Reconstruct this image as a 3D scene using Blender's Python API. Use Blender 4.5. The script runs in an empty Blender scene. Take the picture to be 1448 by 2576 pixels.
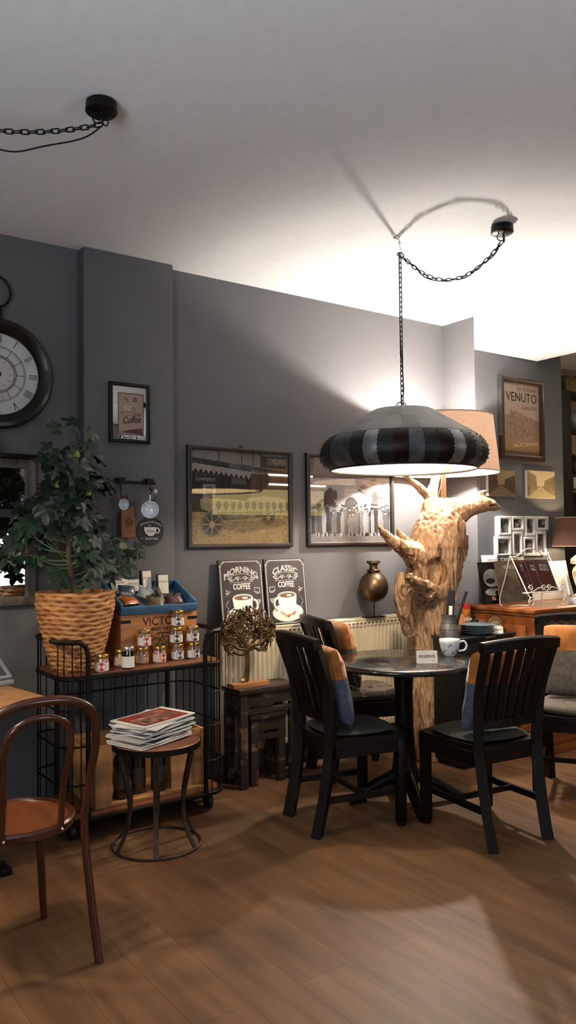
import bpy, bmesh, math, random
import numpy as np
from mathutils import Vector, Matrix, noise
random.seed(7)
S = bpy.context.scene
COL = S.collection
PI = math.pi
# ---------------------------------------------------------------- camera, world, daylight, exposure
CAM_H, CAM_F = 1.42, 2000.0
_y, _p, _r = math.radians(35.43), math.radians(1.965), math.radians(0.609)
_f = Vector((math.sin(_y)*math.cos(_p), math.cos(_y)*math.cos(_p), math.sin(_p)))
_rt = Vector((math.cos(_y), -math.sin(_y), 0)); _d = _f.cross(_rt)
CR = _rt*math.cos(_r)+_d*math.sin(_r); CD = -_rt*math.sin(_r)+_d*math.cos(_r)
cam_data = bpy.data.cameras.new('camera'); cam = bpy.data.objects.new('camera', cam_data); COL.objects.link(cam)
cam.matrix_world = Matrix(((CR.x, -CD.x, -_f.x, 0), (CR.y, -CD.y, -_f.y, 0), (CR.z, -CD.z, -_f.z, CAM_H), (0, 0, 0, 1)))
cam_data.sensor_width = 36; cam_data.lens = CAM_F/2576*36; cam_data.clip_start = .05
S.camera = cam
S.view_settings.view_transform = 'Standard'; S.view_settings.look = 'None'
S.view_settings.gamma = 1; S.view_settings.use_curve_mapping = False
S.view_settings.exposure = 0.0
wd = bpy.data.worlds.new('world'); S.world = wd; wd.use_nodes = True
wd.node_tree.nodes['Background'].inputs[0].default_value = (.55, .65, .8, 1)
wd.node_tree.nodes['Background'].inputs[1].default_value = .02

P_SHADE, P_PEND, P_PEND2, P_DAY, P_SMALL, P_KITCH = 175, 54, 14, 88, 12, 18

def lamp(name, kind, loc, power, color, size=.05, parent=None, rot=None, sy=None):
    L = bpy.data.lights.new(name, kind); L.energy = power; L.color = color
    if kind == 'AREA':
        L.size = size
        if sy: L.shape = 'RECTANGLE'; L.size_y = sy
    else: L.shadow_soft_size = size
    o = bpy.data.objects.new(name, L); COL.objects.link(o); o.location = loc
    if rot: o.rotation_euler = rot
    if parent: o.parent = parent
    return o
# daylight through the shop window behind the camera, on the left
lamp('daylight', 'AREA', (-1.35, .55, 1.75), P_DAY, (.8, .89, 1), 1.7, rot=(PI/2+.8, 0, -PI/2), sy=1.5)
lamp('front_fill', 'AREA', (2.75, -1.72, 1.2), P_DAY*.3, (.86, .92, 1), 1.0, rot=(PI/2+.5, 0, 0), sy=.8)  # added fill lamp, placed before the front wall window to brighten the room

# ---------------------------------------------------------------- helpers
def at(px, py, x=None, y=None, z=None):
    v = CR*((px-724)/CAM_F)+CD*((py-1288)/CAM_F)+_f
    t = x/v.x if x is not None else (y/v.y if y is not None else (z-CAM_H)/v.z)
    return Vector((0, 0, CAM_H))+v*t
def lin(c):
    return tuple((v/12.92 if v <= .04045 else ((v+.055)/1.055)**2.4) for v in c)
def hx(s):
    return lin(tuple(int(s[i:i+2], 16)/255 for i in (0, 2, 4)))
_mats = {}
def mat(name, c1, c2=None, scale=8, rough=.5, metal=0, bump=0, stretch=(1, 1, 1), emit=None, es=1, coat=0, spec=.5, detail=4, trans=0, sheen=0, lo=.35, hi=.65, bscale=None):
    if name in _mats: return _mats[name]
    m = bpy.data.materials.new(name); m.use_nodes = True; N = m.node_tree.nodes; Lk = m.node_tree.links
    b = N['Principled BSDF']
    c1 = hx(c1) if isinstance(c1, str) else c1
    c2 = (hx(c2) if isinstance(c2, str) else c2) or tuple(v*.82 for v in c1)
    tc = N.new('ShaderNodeTexCoord'); mp = N.new('ShaderNodeMapping'); mp.inputs['Scale'].default_value = stretch
    nz = N.new('ShaderNodeTexNoise'); nz.inputs['Scale'].default_value = scale; nz.inputs['Detail'].default_value = detail
    rp = N.new('ShaderNodeValToRGB')
    rp.color_ramp.elements[0].position = lo; rp.color_ramp.elements[1].position = hi
    rp.color_ramp.elements[0].color = (*c2, 1); rp.color_ramp.elements[1].color = (*c1, 1)
    Lk.new(tc.outputs['Object'], mp.inputs[0]); Lk.new(mp.outputs[0], nz.inputs['Vector']); Lk.new(nz.outputs['Fac'], rp.inputs[0])
    Lk.new(rp.outputs[0], b.inputs['Base Color'])
    b.inputs['Roughness'].default_value = rough; b.inputs['Metallic'].default_value = metal
    b.inputs['Specular IOR Level'].default_value = spec; b.inputs['Coat Weight'].default_value = coat
    b.inputs['Coat Roughness'].default_value = .08
    b.inputs['Transmission Weight'].default_value = trans; b.inputs['Sheen Weight'].default_value = sheen
    if bump:
        bp = N.new('ShaderNodeBump'); bp.inputs['Strength'].default_value = bump; bp.inputs['Distance'].default_value = .01
        src = nz
        if bscale:
            src = N.new('ShaderNodeTexNoise'); src.inputs['Scale'].default_value = bscale; Lk.new(mp.outputs[0], src.inputs['Vector'])
        Lk.new(src.outputs['Fac'], bp.inputs['Height']); Lk.new(bp.outputs[0], b.inputs['Normal'])
    if emit:
        e = hx(emit) if isinstance(emit, str) else emit
        b.inputs['Emission Color'].default_value = (*e, 1); b.inputs['Emission Strength'].default_value = es
    _mats[name] = m
    return m
def attr_mat(name, rough=.5):
    if name in _mats: return _mats[name]
    m = bpy.data.materials.new(name); m.use_nodes = True; N = m.node_tree.nodes
    a = N.new('ShaderNodeAttribute'); a.attribute_name = 'Col'
    b = N['Principled BSDF']; m.node_tree.links.new(a.outputs['Color'], b.inputs['Base Color']); b.inputs['Roughness'].default_value = rough
    _mats[name] = m
    return m
def glass_mat(name, tint=(1, 1, 1), rough=.0, ior=1.5):
    if name in _mats: return _mats[name]
    m = bpy.data.materials.new(name); m.use_nodes = True; N = m.node_tree.nodes; Lk = m.node_tree.links
    for n in list(N): N.remove(n)
    o = N.new('ShaderNodeOutputMaterial'); mx = N.new('ShaderNodeMixShader'); t = N.new('ShaderNodeBsdfTransparent')
    g = N.new('ShaderNodeBsdfGlossy');
    t.inputs[0].default_value = (*tint, 1); g.inputs['Roughness'].default_value = rough
    ge = N.new('ShaderNodeNewGeometry'); dt = N.new('ShaderNodeVectorMath'); dt.operation = 'DOT_PRODUCT'
    Lk.new(ge.outputs['Normal'], dt.inputs[0]); Lk.new(ge.outputs['Incoming'], dt.inputs[1])
    def mth(op, a, v):
        n = N.new('ShaderNodeMath'); n.operation = op; Lk.new(a, n.inputs[0] if op != 'SUBTRACT' else n.inputs[1])
        if op != 'ABSOLUTE': n.inputs[1 if op != 'SUBTRACT' else 0].default_value = v
        return n.outputs[0]
    sch = mth('ADD', mth('MULTIPLY', mth('POWER', mth('SUBTRACT', mth('ABSOLUTE', dt.outputs['Value'], 0), 1), 5), .955), .045)
    Lk.new(sch, mx.inputs[0]); Lk.new(t.outputs[0], mx.inputs[1]); Lk.new(g.outputs[0], mx.inputs[2]); Lk.new(mx.outputs[0], o.inputs[0])
    _mats[name] = m
    return m

def box(bm, x0, x1, y0, y1, z0, z1, bev=0, M=None, mi=0):
    r = bmesh.ops.create_cube(bm, size=1)
    vs = r['verts']
    bmesh.ops.scale(bm, vec=(x1-x0, y1-y0, z1-z0), verts=vs)
    bmesh.ops.translate(bm, vec=((x0+x1)/2, (y0+y1)/2, (z0+z1)/2), verts=vs)
    fs = set(f for v in vs for f in v.link_faces)
    if bev:
        es = set(e for v in vs for e in v.link_edges)
        rr = bmesh.ops.bevel(bm, geom=list(es), offset=bev, segments=2, affect='EDGES', profile=.6)
        fs = set(rr['faces']) | set(f for f in fs if f.is_valid); vs = list(set(v for f in fs for v in f.verts))
    for f in fs: f.material_index = mi
    if M is not None: bmesh.ops.transform(bm, matrix=M, verts=vs)
    return bm
def lathe(bm, prof, n=24, M=None, mi=0, a0=0, a1=2*PI, sx=1, sy=1):
    full = abs(a1-a0-2*PI) < 1e-6
    k = n if full else n+1
    rings = []
    for (r, z) in prof:
        if r < 1e-6: rings.append([bm.verts.new((0, 0, z))])
        else: rings.append([bm.verts.new((r*sx*math.cos(a0+(a1-a0)*i/n), r*sy*math.sin(a0+(a1-a0)*i/n), z)) for i in range(k)])
    for A, B in zip(rings, rings[1:]):
        for i in range(n):
            j = (i+1) % k
            if len(A) == 1 and len(B) == 1: continue
            q = [A[0], B[j], B[i]] if len(A) == 1 else ([A[i], A[j], B[0]] if len(B) == 1 else [A[i], A[j], B[j], B[i]])
            f = bm.faces.new(q); f.material_index = mi if not callable(mi) else mi(i)
    if M is not None: bmesh.ops.transform(bm, matrix=M, verts=[v for r in rings for v in r])
    return rings
def tube(bm, pts, r, n=8, closed=False, mi=0, cap=True, flat=1.0, up=None):
    ph = PI/4 if n == 4 else 0; sc4 = 1.35 if n == 4 else 1
    pts = [Vector(p) for p in pts]; m = len(pts)
    rs = r if isinstance(r, (list, tuple)) else [r]*m
    rings = []; prev = None
    for i, p in enumerate(pts):
        if closed: t = pts[(i+1) % m]-pts[i-1]
        else: t = pts[min(i+1, m-1)]-pts[max(i-1, 0)]
        if t.length < 1e-9: t = Vector((0, 0, 1))
        t.normalize()
        if up is not None: u = Vector(up)-t*t.dot(Vector(up))
        elif prev is None:
            u = Vector((0, 0, 1)) if abs(t.z) < .9 else Vector((1, 0, 0)); u = u-t*t.dot(u)
        else: u = prev-t*t.dot(prev)
        u.normalize(); prev = u; w = t.cross(u)
        rings.append([bm.verts.new(p+(u*math.cos(2*PI*k/n+ph)*flat+w*math.sin(2*PI*k/n+ph))*rs[i]*sc4) for k in range(n)])
    seq = list(zip(rings, rings[1:]))+([(rings[-1], rings[0])] if closed else [])
    for A, B in seq:
        for k in range(n):
            f = bm.faces.new((A[k], A[(k+1) % n], B[(k+1) % n], B[k])); f.material_index = mi
    if cap and not closed:
        f = bm.faces.new(rings[0][::-1]); f.material_index = mi
        f = bm.faces.new(rings[-1]); f.material_index = mi
    return bm
def spline(pts, k=8, closed=False):
    P = [Vector(p) for p in pts]; n = len(P); out = []
    for i in range(n if closed else n-1):
        if closed: a, b, c, d = P[i-1], P[i], P[(i+1) % n], P[(i+2) % n]
        else: a, b, c, d = P[max(i-1, 0)], P[i], P[i+1], P[min(i+2, n-1)]
        for j in range(k):
            t = j/k
            out.append(.5*((2*b)+(c-a)*t+(2*a-5*b+4*c-d)*t*t+(3*b-3*c+d-a)*t**3))
    if not closed: out.append(P[-1])
    return out
def ball(bm, c, r, n=12, sz=1, mi=0):
    prof = [(max(0, r*math.sin(PI*i/(n//2+1))), -r*sz*math.cos(PI*i/(n//2+1))) for i in range(n//2+2)]
    prof[0] = (0, -r*sz); prof[-1] = (0, r*sz)
    return lathe(bm, prof, n, Matrix.Translation(c), mi)
def torus(bm, c, R, r, M=None, n=24, k=8, sx=1):
    Mx = Matrix.Translation(c) @ (M or Matrix())
    tube(bm, [Mx @ Vector((R*sx*math.cos(2*PI*i/n), R*math.sin(2*PI*i/n), 0)) for i in range(n)], r, k, closed=True)
def prism(bm, pts, z0, z1, M=None, mi=0):
    A = [bm.verts.new((x, y, z0)) for x, y in pts]; B = [bm.verts.new((x, y, z1)) for x, y in pts]
    n = len(pts); fs = [bm.faces.new(A[::-1]), bm.faces.new(B)]
    for i in range(n): fs.append(bm.faces.new((A[i], A[(i+1) % n], B[(i+1) % n], B[i])))
    for f in fs: f.material_index = mi
    if M is not None: bmesh.ops.transform(bm, matrix=M, verts=A+B)
def quad(bm, a, b, c, d, mi=0):
    f = bm.faces.new([bm.verts.new(p) for p in (a, b, c, d)]); f.material_index = mi
def text(bm, s, size, M, mi=0, align='CENTER', ext=.0004, shear=0, spacing=1, warp=0, bold=0, sx=1):
    cu = bpy.data.curves.new('t', 'FONT'); cu.body = s; cu.size = size; cu.align_x = align; cu.align_y = 'CENTER'
    cu.extrude = ext; cu.shear = shear; cu.space_character = spacing; cu.resolution_u = 3; cu.offset = bold
    o = bpy.data.objects.new('t', cu); COL.objects.link(o)
    me = bpy.data.meshes.new_from_object(o.evaluated_get(bpy.context.evaluated_depsgraph_get()))
    bpy.data.objects.remove(o); bpy.data.curves.remove(cu)
    b2 = bmesh.new(); b2.from_mesh(me); bpy.data.meshes.remove(me)
    for v in b2.verts:
        v.co.x *= sx; v.co.y -= warp*v.co.x**2
    b2.transform(M)
    for f in b2.faces: f.material_index = mi
    t = bpy.data.meshes.new('t'); b2.to_mesh(t); b2.free(); bm.from_mesh(t); bpy.data.meshes.remove(t)
def new(): return bmesh.new()
def link(name, me, parent=None, loc=None, rot=None):
    o = bpy.data.objects.new(name, me); COL.objects.link(o)
    if parent: o.parent = parent
    if loc is not None: o.location = loc
    if rot is not None: o.rotation_euler = rot if not isinstance(rot, (int, float)) else (0, 0, rot)
    return o
def obj(name, bm, m, parent=None, loc=None, rot=None, smooth=40, label=None, recalc=True):
    if recalc: bmesh.ops.recalc_face_normals(bm, faces=bm.faces)
    me = bpy.data.meshes.new(name); bm.to_mesh(me); bm.free()
    for x in (m if isinstance(m, (list, tuple)) else [m]): me.materials.append(x)
    if smooth:
        me.polygons.foreach_set('use_smooth', [True]*len(me.polygons)); me.set_sharp_from_angle(angle=math.radians(smooth))
    o = link(name, me, parent, loc, rot)
    if label: o['label'] = label
    return o
def tag(o, label, cat, group=None):
    o['label'] = label; o['category'] = cat
    if group: o['group'] = group
    return o
def thing(name, label, cat, loc=(0, 0, 0), rot=0, group=None):
    o = bpy.data.objects.new(name, None); COL.objects.link(o); o.location = loc; o.empty_display_size = .1
    o.rotation_euler = rot if not isinstance(rot, (int, float)) else (0, 0, rot)
    return tag(o, label, cat, group)
def struct(name, bm, m, smooth=30):
    o = obj(name, bm, m, smooth=smooth); o['kind'] = 'structure'; return o
def dup(root, loc, rot, label, group=None):
    r = root.copy(); COL.objects.link(r); r.location = loc
    r.rotation_euler = rot if not isinstance(rot, (int, float)) else (0, 0, rot)
    r['label'] = label
    if group: r['group'] = group
    def rec(a, b):
        for ch in list(a.children):
            c = ch.copy(); COL.objects.link(c); c.parent = b; rec(ch, c)
    rec(root, r)
    return r
def T(x, y, z): return Matrix.Translation((x, y, z))
def RX(a): return Matrix.Rotation(a, 4, 'X')
def RY(a): return Matrix.Rotation(a, 4, 'Y')
def RZ(a): return Matrix.Rotation(a, 4, 'Z')
UP = RX(PI/2)     # a drawing in x,y becomes a drawing in x,z that faces -y
def face(fx, fy): return math.atan2(-fx, fy)

class Canvas:
    """a small picture painted cell by cell, coordinates 0..1, origin lower left"""
    def __init__(s, w, h, c):
        s.w, s.h = w, h; s.a = np.zeros((h, w, 3)); s.a[:] = hx(c)
        s.X, s.Y = np.meshgrid((np.arange(w)+.5)/w, (np.arange(h)+.5)/h); s.rg = np.random.default_rng(3)
    def put(s, m, c, al=1): s.a[m] = s.a[m]*(1-al)+np.array(hx(c))*al
    def rect(s, x0, y0, x1, y1, c, al=1): s.put((s.X >= x0) & (s.X < x1) & (s.Y >= y0) & (s.Y < y1), c, al)
    def ell(s, x, y, rx, ry, c, al=1): s.put(((s.X-x)/rx)**2+((s.Y-y)/ry)**2 < 1, c, al)
    def ring(s, x, y, rx, ry, t, c, al=1):
        d = np.sqrt(((s.X-x)/rx)**2+((s.Y-y)/ry)**2); s.put((d < 1) & (d > 1-t), c, al)
    def poly(s, pts, c, al=1):
        m = np.zeros_like(s.X, bool); n = len(pts)
        for i in range(n):
            (x1, y1), (x2, y2) = pts[i], pts[(i+1) % n]
            if y1 == y2: continue
            m ^= ((s.Y < y1) != (s.Y < y2)) & (s.X < (x2-x1)*(s.Y-y1)/(y2-y1)+x1)
        s.put(m, c, al)
    def line(s, x0, y0, x1, y1, t, c, al=1):
        dx, dy = x1-x0, y1-y0; L = max(dx*dx+dy*dy, 1e-9)
        u = np.clip(((s.X-x0)*dx+(s.Y-y0)*dy)/L, 0, 1)
        s.put((s.X-x0-u*dx)**2+(s.Y-y0-u*dy)**2 < t*t, c, al)
    def noise(s, amt, cell=1):
        n = s.rg.normal(0, 1, (s.h//cell+1, s.w//cell+1)); n = np.kron(n, np.ones((cell, cell)))[:s.h, :s.w]
        s.a = np.clip(s.a*(1+amt*n[..., None]), 0, 1)
    def mesh(s, W, H):
        w, h = s.w, s.h; me = bpy.data.meshes.new('print')
        xs, zs = np.meshgrid(np.linspace(-W/2, W/2, w+1), np.linspace(-H/2, H/2, h+1))
        co = np.stack([xs.ravel(), np.zeros(xs.size), zs.ravel()], 1)
        i = np.arange(h)[:, None]*(w+1)+np.arange(w)[None]
        q = np.stack([i, i+1, i+w+2, i+w+1], -1).reshape(-1, 4)
        me.from_pydata(co.tolist(), [], q.tolist())
        at_ = me.color_attributes.new('Col', 'FLOAT_COLOR', 'CORNER')
        c = np.ones((h*w, 4, 4)); c[..., :3] = s.a.reshape(-1, 1, 3)
        at_.data.foreach_set('color', c.ravel()); me.update()
        return me
def print_part(name, cv, W, H, parent, loc=(0, 0, 0), rough=.55, rot=None):
    me = cv.mesh(W, H); me.materials.append(attr_mat('printed_paper_%d' % int(rough*100), rough))
    return link(name, me, parent, loc, rot)
def frame_bm(W, H, w, d, y0=0, prof=0):
    """rectangular frame in the x,z plane, outer size W,H, bar width w, from y0 (front) to y0+d"""
    bm = new(); c = [(-1, -1), (1, -1), (1, 1), (-1, 1)]
    lay = [(0, y0+d), (0, y0+prof), (w*.25, y0), (w*.75, y0), (w, y0+prof), (w, y0+d)]
    R = [[bm.verts.new((sx*(W/2-i), y, sz*(H/2-i))) for sx, sz in c] for i, y in lay]
    for A, B in zip(R, R[1:]+R[:1]):
        for k in range(4): bm.faces.new((A[k], A[(k+1) % 4], B[(k+1) % 4], B[k]))
    return bm
def pane_bm(W, H, y): 
    bm = new(); box(bm, -W/2, W/2, y, y+.002, -H/2, H/2); return bm

# ---------------------------------------------------------------- materials
WALL = mat('grey_paint', '626163', '605f61', 30, .85, bump=.04, spec=.2)
WHITE = mat('white_ceiling_paint', 'e6e6e5', 'e2e2e1', 20, .9, spec=.2)
BEIGE = mat('beige_paint', 'c8b48f', 'c0ab86', 20, .9)
BLACKM = mat('black_metal', '0d0d0e', '161616', 30, .45, .6)
DARKWOOD = mat('dark_stained_wood', '100806', '080403', 12, .42, stretch=(1, 1, .15), coat=.0, spec=.22, bump=.03)
BENT = mat('brown_bentwood', '4a2412', '331609', 10, .25, stretch=(1, 1, .2), coat=.35)
GLASS = glass_mat('clear_glass')
PAPER = mat('white_paper', 'e8e5dd', 'dedad0', 20, .7)
GOLD = mat('gold_lid', 'c49a4a', 'a67c32', 30, .28, .9)
BRASS = mat('aged_brass', '7a6248', '3e3026', 9, .38, .85, bump=.06)
INK = mat('black_ink', '141212', '0e0d0d', 20, .7)
CHROME = mat('steel', 'b9b9ba', '98989a', 20, .25, 1)
BULB = mat('lit_bulb', 'fff0d8', 'fff0d8', 1, .4, emit='ffe6bd', es=14)
def wood(name, a, b, rough=.45, scale=7, st=(.25, 3, 3), **k): return mat(name, a, b, scale, rough, stretch=st, bump=k.pop('bump', .08), **k)

# ---------------------------------------------------------------- the room
YW, YB, YP, XP, ZC, ZB = 4.2, 4.125, 3.89, 4.445, 3.03, 2.785
fm = mat('oak_plank_floor', '74563c', '5c442f', 3, .5, spec=.2, stretch=(5, .6, 1), bump=.02, detail=6)
N = fm.node_tree.nodes; Lk = fm.node_tree.links; pb = N['Principled BSDF']
tc = N.new('ShaderNodeTexCoord'); mp = N.new('ShaderNodeMapping'); mp.inputs['Rotation'].default_value = (0, 0, PI/2)
bk = N.new('ShaderNodeTexBrick'); bk.inputs['Scale'].default_value = 1; bk.inputs['Brick Width'].default_value = 1.4; bk.inputs['Row Height'].default_value = .19
bk.inputs['Mortar Size'].default_value = .0016; bk.inputs['Color1'].default_value = (1, 1, 1, 1); bk.inputs['Color2'].default_value = (.78, .76, .74, 1); bk.inputs['Mortar'].default_value = (.55, .5, .45, 1)
mx = N.new('ShaderNodeMixRGB'); mx.blend_type = 'MULTIPLY'; mx.inputs[0].default_value = 1
src = pb.inputs['Base Color'].links[0].from_socket
Lk.new(tc.outputs['Object'], mp.inputs[0]); Lk.new(mp.outputs[0], bk.inputs['Vector']); Lk.new(src, mx.inputs[1]); Lk.new(bk.outputs['Color'], mx.inputs[2])
kn = N.new('ShaderNodeTexVoronoi'); kn.inputs['Scale'].default_value = 2.3; kr = N.new('ShaderNodeValToRGB')
kr.color_ramp.elements[0].position = .03; kr.color_ramp.elements[1].position = .11; kr.color_ramp.elements[0].color = (.55, .45, .38, 1); kr.color_ramp.elements[1].color = (1, 1, 1, 1)
km = N.new('ShaderNodeMapping'); km.inputs['Scale'].default_value = (1, .55, 1); Lk.new(tc.outputs['Object'], km.inputs[0]); Lk.new(km.outputs[0], kn.inputs['Vector']); Lk.new(kn.outputs['Distance'], kr.inputs[0])
m2 = N.new('ShaderNodeMixRGB'); m2.blend_type = 'MULTIPLY'; m2.inputs[0].default_value = .7; Lk.new(mx.outputs[0], m2.inputs[1]); Lk.new(kr.outputs[0], m2.inputs[2]); Lk.new(m2.outputs[0], pb.inputs['Base Color'])

X0, X1, Y0, Y1 = -1.5, 9.2, -2.0, 6.6
b = new(); box(b, X0, X1, Y0, Y1, -.1, 0); struct('floor', b, fm)
b = new(); box(b, X0, X1, Y0, Y1, ZC, ZC+.1); struct('ceiling', b, WHITE)
b = new(); box(b, X0, XP, YW, YW+.15, 0, ZC); box(b, 1.588, 2.128, YB, YW, 0, ZC, .006); struct('wall_back', b, WALL)
b = new(); box(b, XP, 5.475, YP, YW+.15, 0, ZC, .012); struct('wall_pillar', b, WALL)
b = new(); box(b, XP-.003, 5.16, Y0, YP-.002, ZB, ZC, .006); struct('trim_1', b, WHITE)
b = new(); box(b, X0-.15, X0, Y0, YW+.15, 0, ZC); struct('wall_left', b, WALL)
b = new(); box(b, X0, X1, Y0-.15, Y0, 0, ZC); struct('wall_front', b, mat('warm_grey_paint', '8d877e', '857f76', 20, .85))
b = new(); box(b, X1, X1+.15, Y0, Y1, 0, ZC); struct('wall_right', b, BEIGE)
b = new(); box(b, 5.32, X1, 5.6, 5.75, 0, ZC); box(b, 5.32, 5.46, YW+.15, 5.6, 0, ZC); struct('wall_kitchen', b, BEIGE)
DAYG = mat('bright_window_pane', 'dfe8f2', 'dfe8f2', 1, .2, emit=(.8, .9, 1), es=2.2)
def window(name, loc, rz, W, H):
    w = obj(name, pane_bm(W-.08, H-.08, -.02), DAYG, None, loc, rz); w['kind'] = 'structure'
    fb = frame_bm(W, H, .06, .05, -.052); box(fb, -.02, .02, -.045, -.015, -H/2+.04, H/2-.04); obj('window_frame', fb, mat('white_lacquer', 'e6e4de', 'dddbd4', 10, .35), w)
window('window_1', (X0+.004, .55, 1.75), PI/2, 1.9, 1.6)
window('window_2', (2.75, Y0+.004, 1.15), PI, 1.1, .9)
# ---------------------------------------------------------------- pendant lamps
SH = [mat('shade_steel_dark', '2a2929', '191919', 14, .5, .5, bump=.15), mat('shade_steel_mid', '595b5e', '404246', 14, .45, .5, bump=.15),
      mat('shade_steel_pale', '8f9296', '686b6f', 14, .38, .6, bump=.15), mat('shade_steel_brown', '2c1c13', '1c120d', 14, .42, .7, bump=.15)]
LINING = mat('shade_lining_metal', 'd9cdb6', 'b58a55', 9, .5, .1, lo=.3, hi=.45)
CHAINM = mat('black_chain', '0b0b0b', '121212', 40, .5, .3)
def chain(bm, pts, L=.034, r=.0028, w=.0085):
    P = [Vector(p) for p in pts]; d = [0]
    for a, c in zip(P, P[1:]): d.append(d[-1]+(c-a).length)
    n = max(2, int(d[-1]/(L*.78)))
    def at_len(s):
        for i in range(len(P)-1):
            if s <= d[i+1]+1e-9: return P[i].lerp(P[i+1], (s-d[i])/max(1e-9, d[i+1]-d[i]))
        return P[-1]
    for i in range(n):
        s0 = d[-1]*i/n; s1 = d[-1]*(i+1)/n; a, c = at_len(s0), at_len(s1); t = (c-a).normalized(); m = (a+c)/2
        u = Vector((0, 0, 1)) if abs(t.z) < .9 else Vector((1, 0, 0)); u = (u-t*t.dot(u)).normalized()
        if i % 2: u = t.cross(u)
        h = L/2-w; ring = []
        for k in range(12):
            an = 2*PI*k/12; ring.append(m+t*(math.cos(an)*w+(h if math.cos(an) > 1e-6 else -h))+u*math.sin(an)*w)
        tube(bm, ring, r, 5, closed=True)
def sag(a, c, drop, n=26):
    a, c = Vector(a), Vector(c)
    return [a.lerp(c, i/n)-Vector((0, 0, drop*4*(i/n)*(1-i/n))) for i in range(n+1)]
def pendant(canopy, hook, zbot, label, power, with_shade=True, drop=.3, group=None, wob=0):
    hk = Vector((hook[0], hook[1], ZC)); cn = Vector((canopy[0], canopy[1], ZC))
    t = thing('pendant_lamp', label, 'pendant lamp', hk, 0, group)
    cn = cn-hk
    b = new(); lathe(b, [(0, -.003), (.052, -.003), (.056, -.006), (.058, -.04), (.05, -.047), (0, -.049)], 32, T(*cn)); obj('canopy', b, BLACKM, t)
    b = new()
    for k in (-1, 1): torus(b, cn+Vector((.012*k, 0, -.066)), .02, .0028, RX(PI/2) @ RY(.5*k), 16, 6)
    obj('canopy_loop', b, BLACKM, t)
    b = new(); tube(b, [(0, 0, 0), (0, 0, -.02), (.010, 0, -.03), (.012, 0, -.042), (.004, 0, -.052), (-.008, 0, -.047)], .0022, 6)
    lathe(b, [(0, 0), (.011, -.001), (.011, -.004), (0, -.005)], 12); obj('ceiling_hook', b, mat('white_hook', 'dcdcdc', 'cfcfcf', 5, .4), t)
    zs = zbot+.328-ZC     # top of the shade
    b = new(); ch = sag(cn+Vector((0, 0, -.085)), (0, 0, -.055), drop); chain(b, ch); chain(b, [(0, 0, -.055), (0, 0, zs+.02)])
    obj('chain', b, CHAINM, t)
    b = new(); cd = [p+Vector((.012*math.sin(i*.9), .012*math.cos(i*.7), -.006-wob*math.sin(PI*min(1, i/14))*(1 if i < 15 else 0))) for i, p in enumerate(ch)]
    cd += [Vector(p) for p in [(-.012, -.012, -.06), (-.03, -.025, -.10), (-.034, -.028, -.3), (-.02, -.015, -.52), (.012, .004, zs*.8), (.02, .01, zs*.9), (-.006, 0, zs+.06), (0, 0, zs-.01)]]
    tube(b, spline(cd, 3), .0032, 6); obj('cord', b, CHAINM, t)
    if with_shade:
        z0 = zbot-ZC
        out = [(.395, 0), (.428, .022), (.446, .05), (.452, .085), (.444, .12), (.425, .15), (.40, .172)]
        cone = [(.40, .172), (.345, .208), (.335, .212), (.262, .258), (.252, .263), (.172, .314), (.155, .322), (.03, .328), (0, .328)]
        seq = [0, 1, 0, 0, 1, 1, 2, 0, 1, 0, 3, 1, 1, 0, 2, 1, 2, 3, 3, 0, 1, 2, 3, 0, 1, 1, 0, 2, 0, 3, 1, 0, 3, 2, 0, 1]
        b = new(); lathe(b, out, 72, T(0, 0, z0), mi=lambda i: seq[(i//2+SEQ_OFF) % 36])
        for i in range(0, 72, 2):
            if seq[(i//2+SEQ_OFF) % 36] == seq[(i//2-1+SEQ_OFF) % 36]: continue
            a = 2*PI*i/72
            for q in range(7):
                r, z = [(.432, .025), (.447, .047), (.4525, .07), (.4525, .09), (.447, .115), (.435, .138), (.418, .16)][q]
                ball(b, (r*math.cos(a), r*math.sin(a), z0+z), .0035, 6)
        obj('shade', b, SH, t, smooth=50)
        b = new(); lathe(b, cone, 24, T(0, 0, z0+.002), mi=lambda i: 1)
        for f in b.faces:
            k = f.calc_center_median(); f.material_index = 1 if (int(math.atan2(k.y, k.x)*3)+int(k.z*18)) % 3 else 0
        obj('shade_top', b, [mat('cone_steel_a', '5c5a59', '4a4948', 14, .6, .3), mat('cone_steel_b', '6f6e6e', '5c5b5b', 14, .6, .3)], t, smooth=12)
        b = new(); lathe(b, [(r-.006, z+.001) for r, z in out[:-1]]+[(.38, .176), (.31, .217), (.23, .268), (.15, .312), (0, .318)], 48, T(0, 0, z0)); obj('shade_lining', b, LINING, t, smooth=60, recalc=False)
        b = new(); torus(b, (0, 0, z0), .393, .006, None, 64, 6); obj('rim', b, SH[0], t)
        b = new(); 
        for k in (-1, 1): torus(b, (.016*k, 0, z0+.345), .02, .003, RX(PI/2) @ RY(.4*k), 16, 6)
        obj('hanging_loop', b, BLACKM, t)
        b = new(); lathe(b, [(0, .317), (.02, .317), (.022, .262), (0, .258)], 16, T(0, 0, z0)); obj('socket', b, BLACKM, t)
        b = new(); ball(b, (0, 0, z0+.215), .045, 16); obj('bulb', b, BULB, t)
        lamp('pendant_light', 'POINT', (0, 0, z0+.14), power, (1, .86, .68), .05, t)
    return t
SEQ_OFF = 7
hkR = at(1005, 612, z=ZC); cnR = at(1262, 566, z=ZC); cnL = at(255, 255, z=ZC)
pendant(cnR, hkR, 1.79, 'riveted dark metal pendant lamp hanging on a chain above the round table', P_PEND, drop=.175, group=None)
pendant(cnL, (.12, 2.9), 1.85, 'pendant lamp at the left edge, of which the round black canopy and sagging chain show', P_PEND, drop=.12, wob=.06)
pendant((4.0, -.3), (3.6, -.6), 1.84, 'pendant lamp hanging over the open floor beyond the right edge', P_PEND2, drop=.2)

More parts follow.
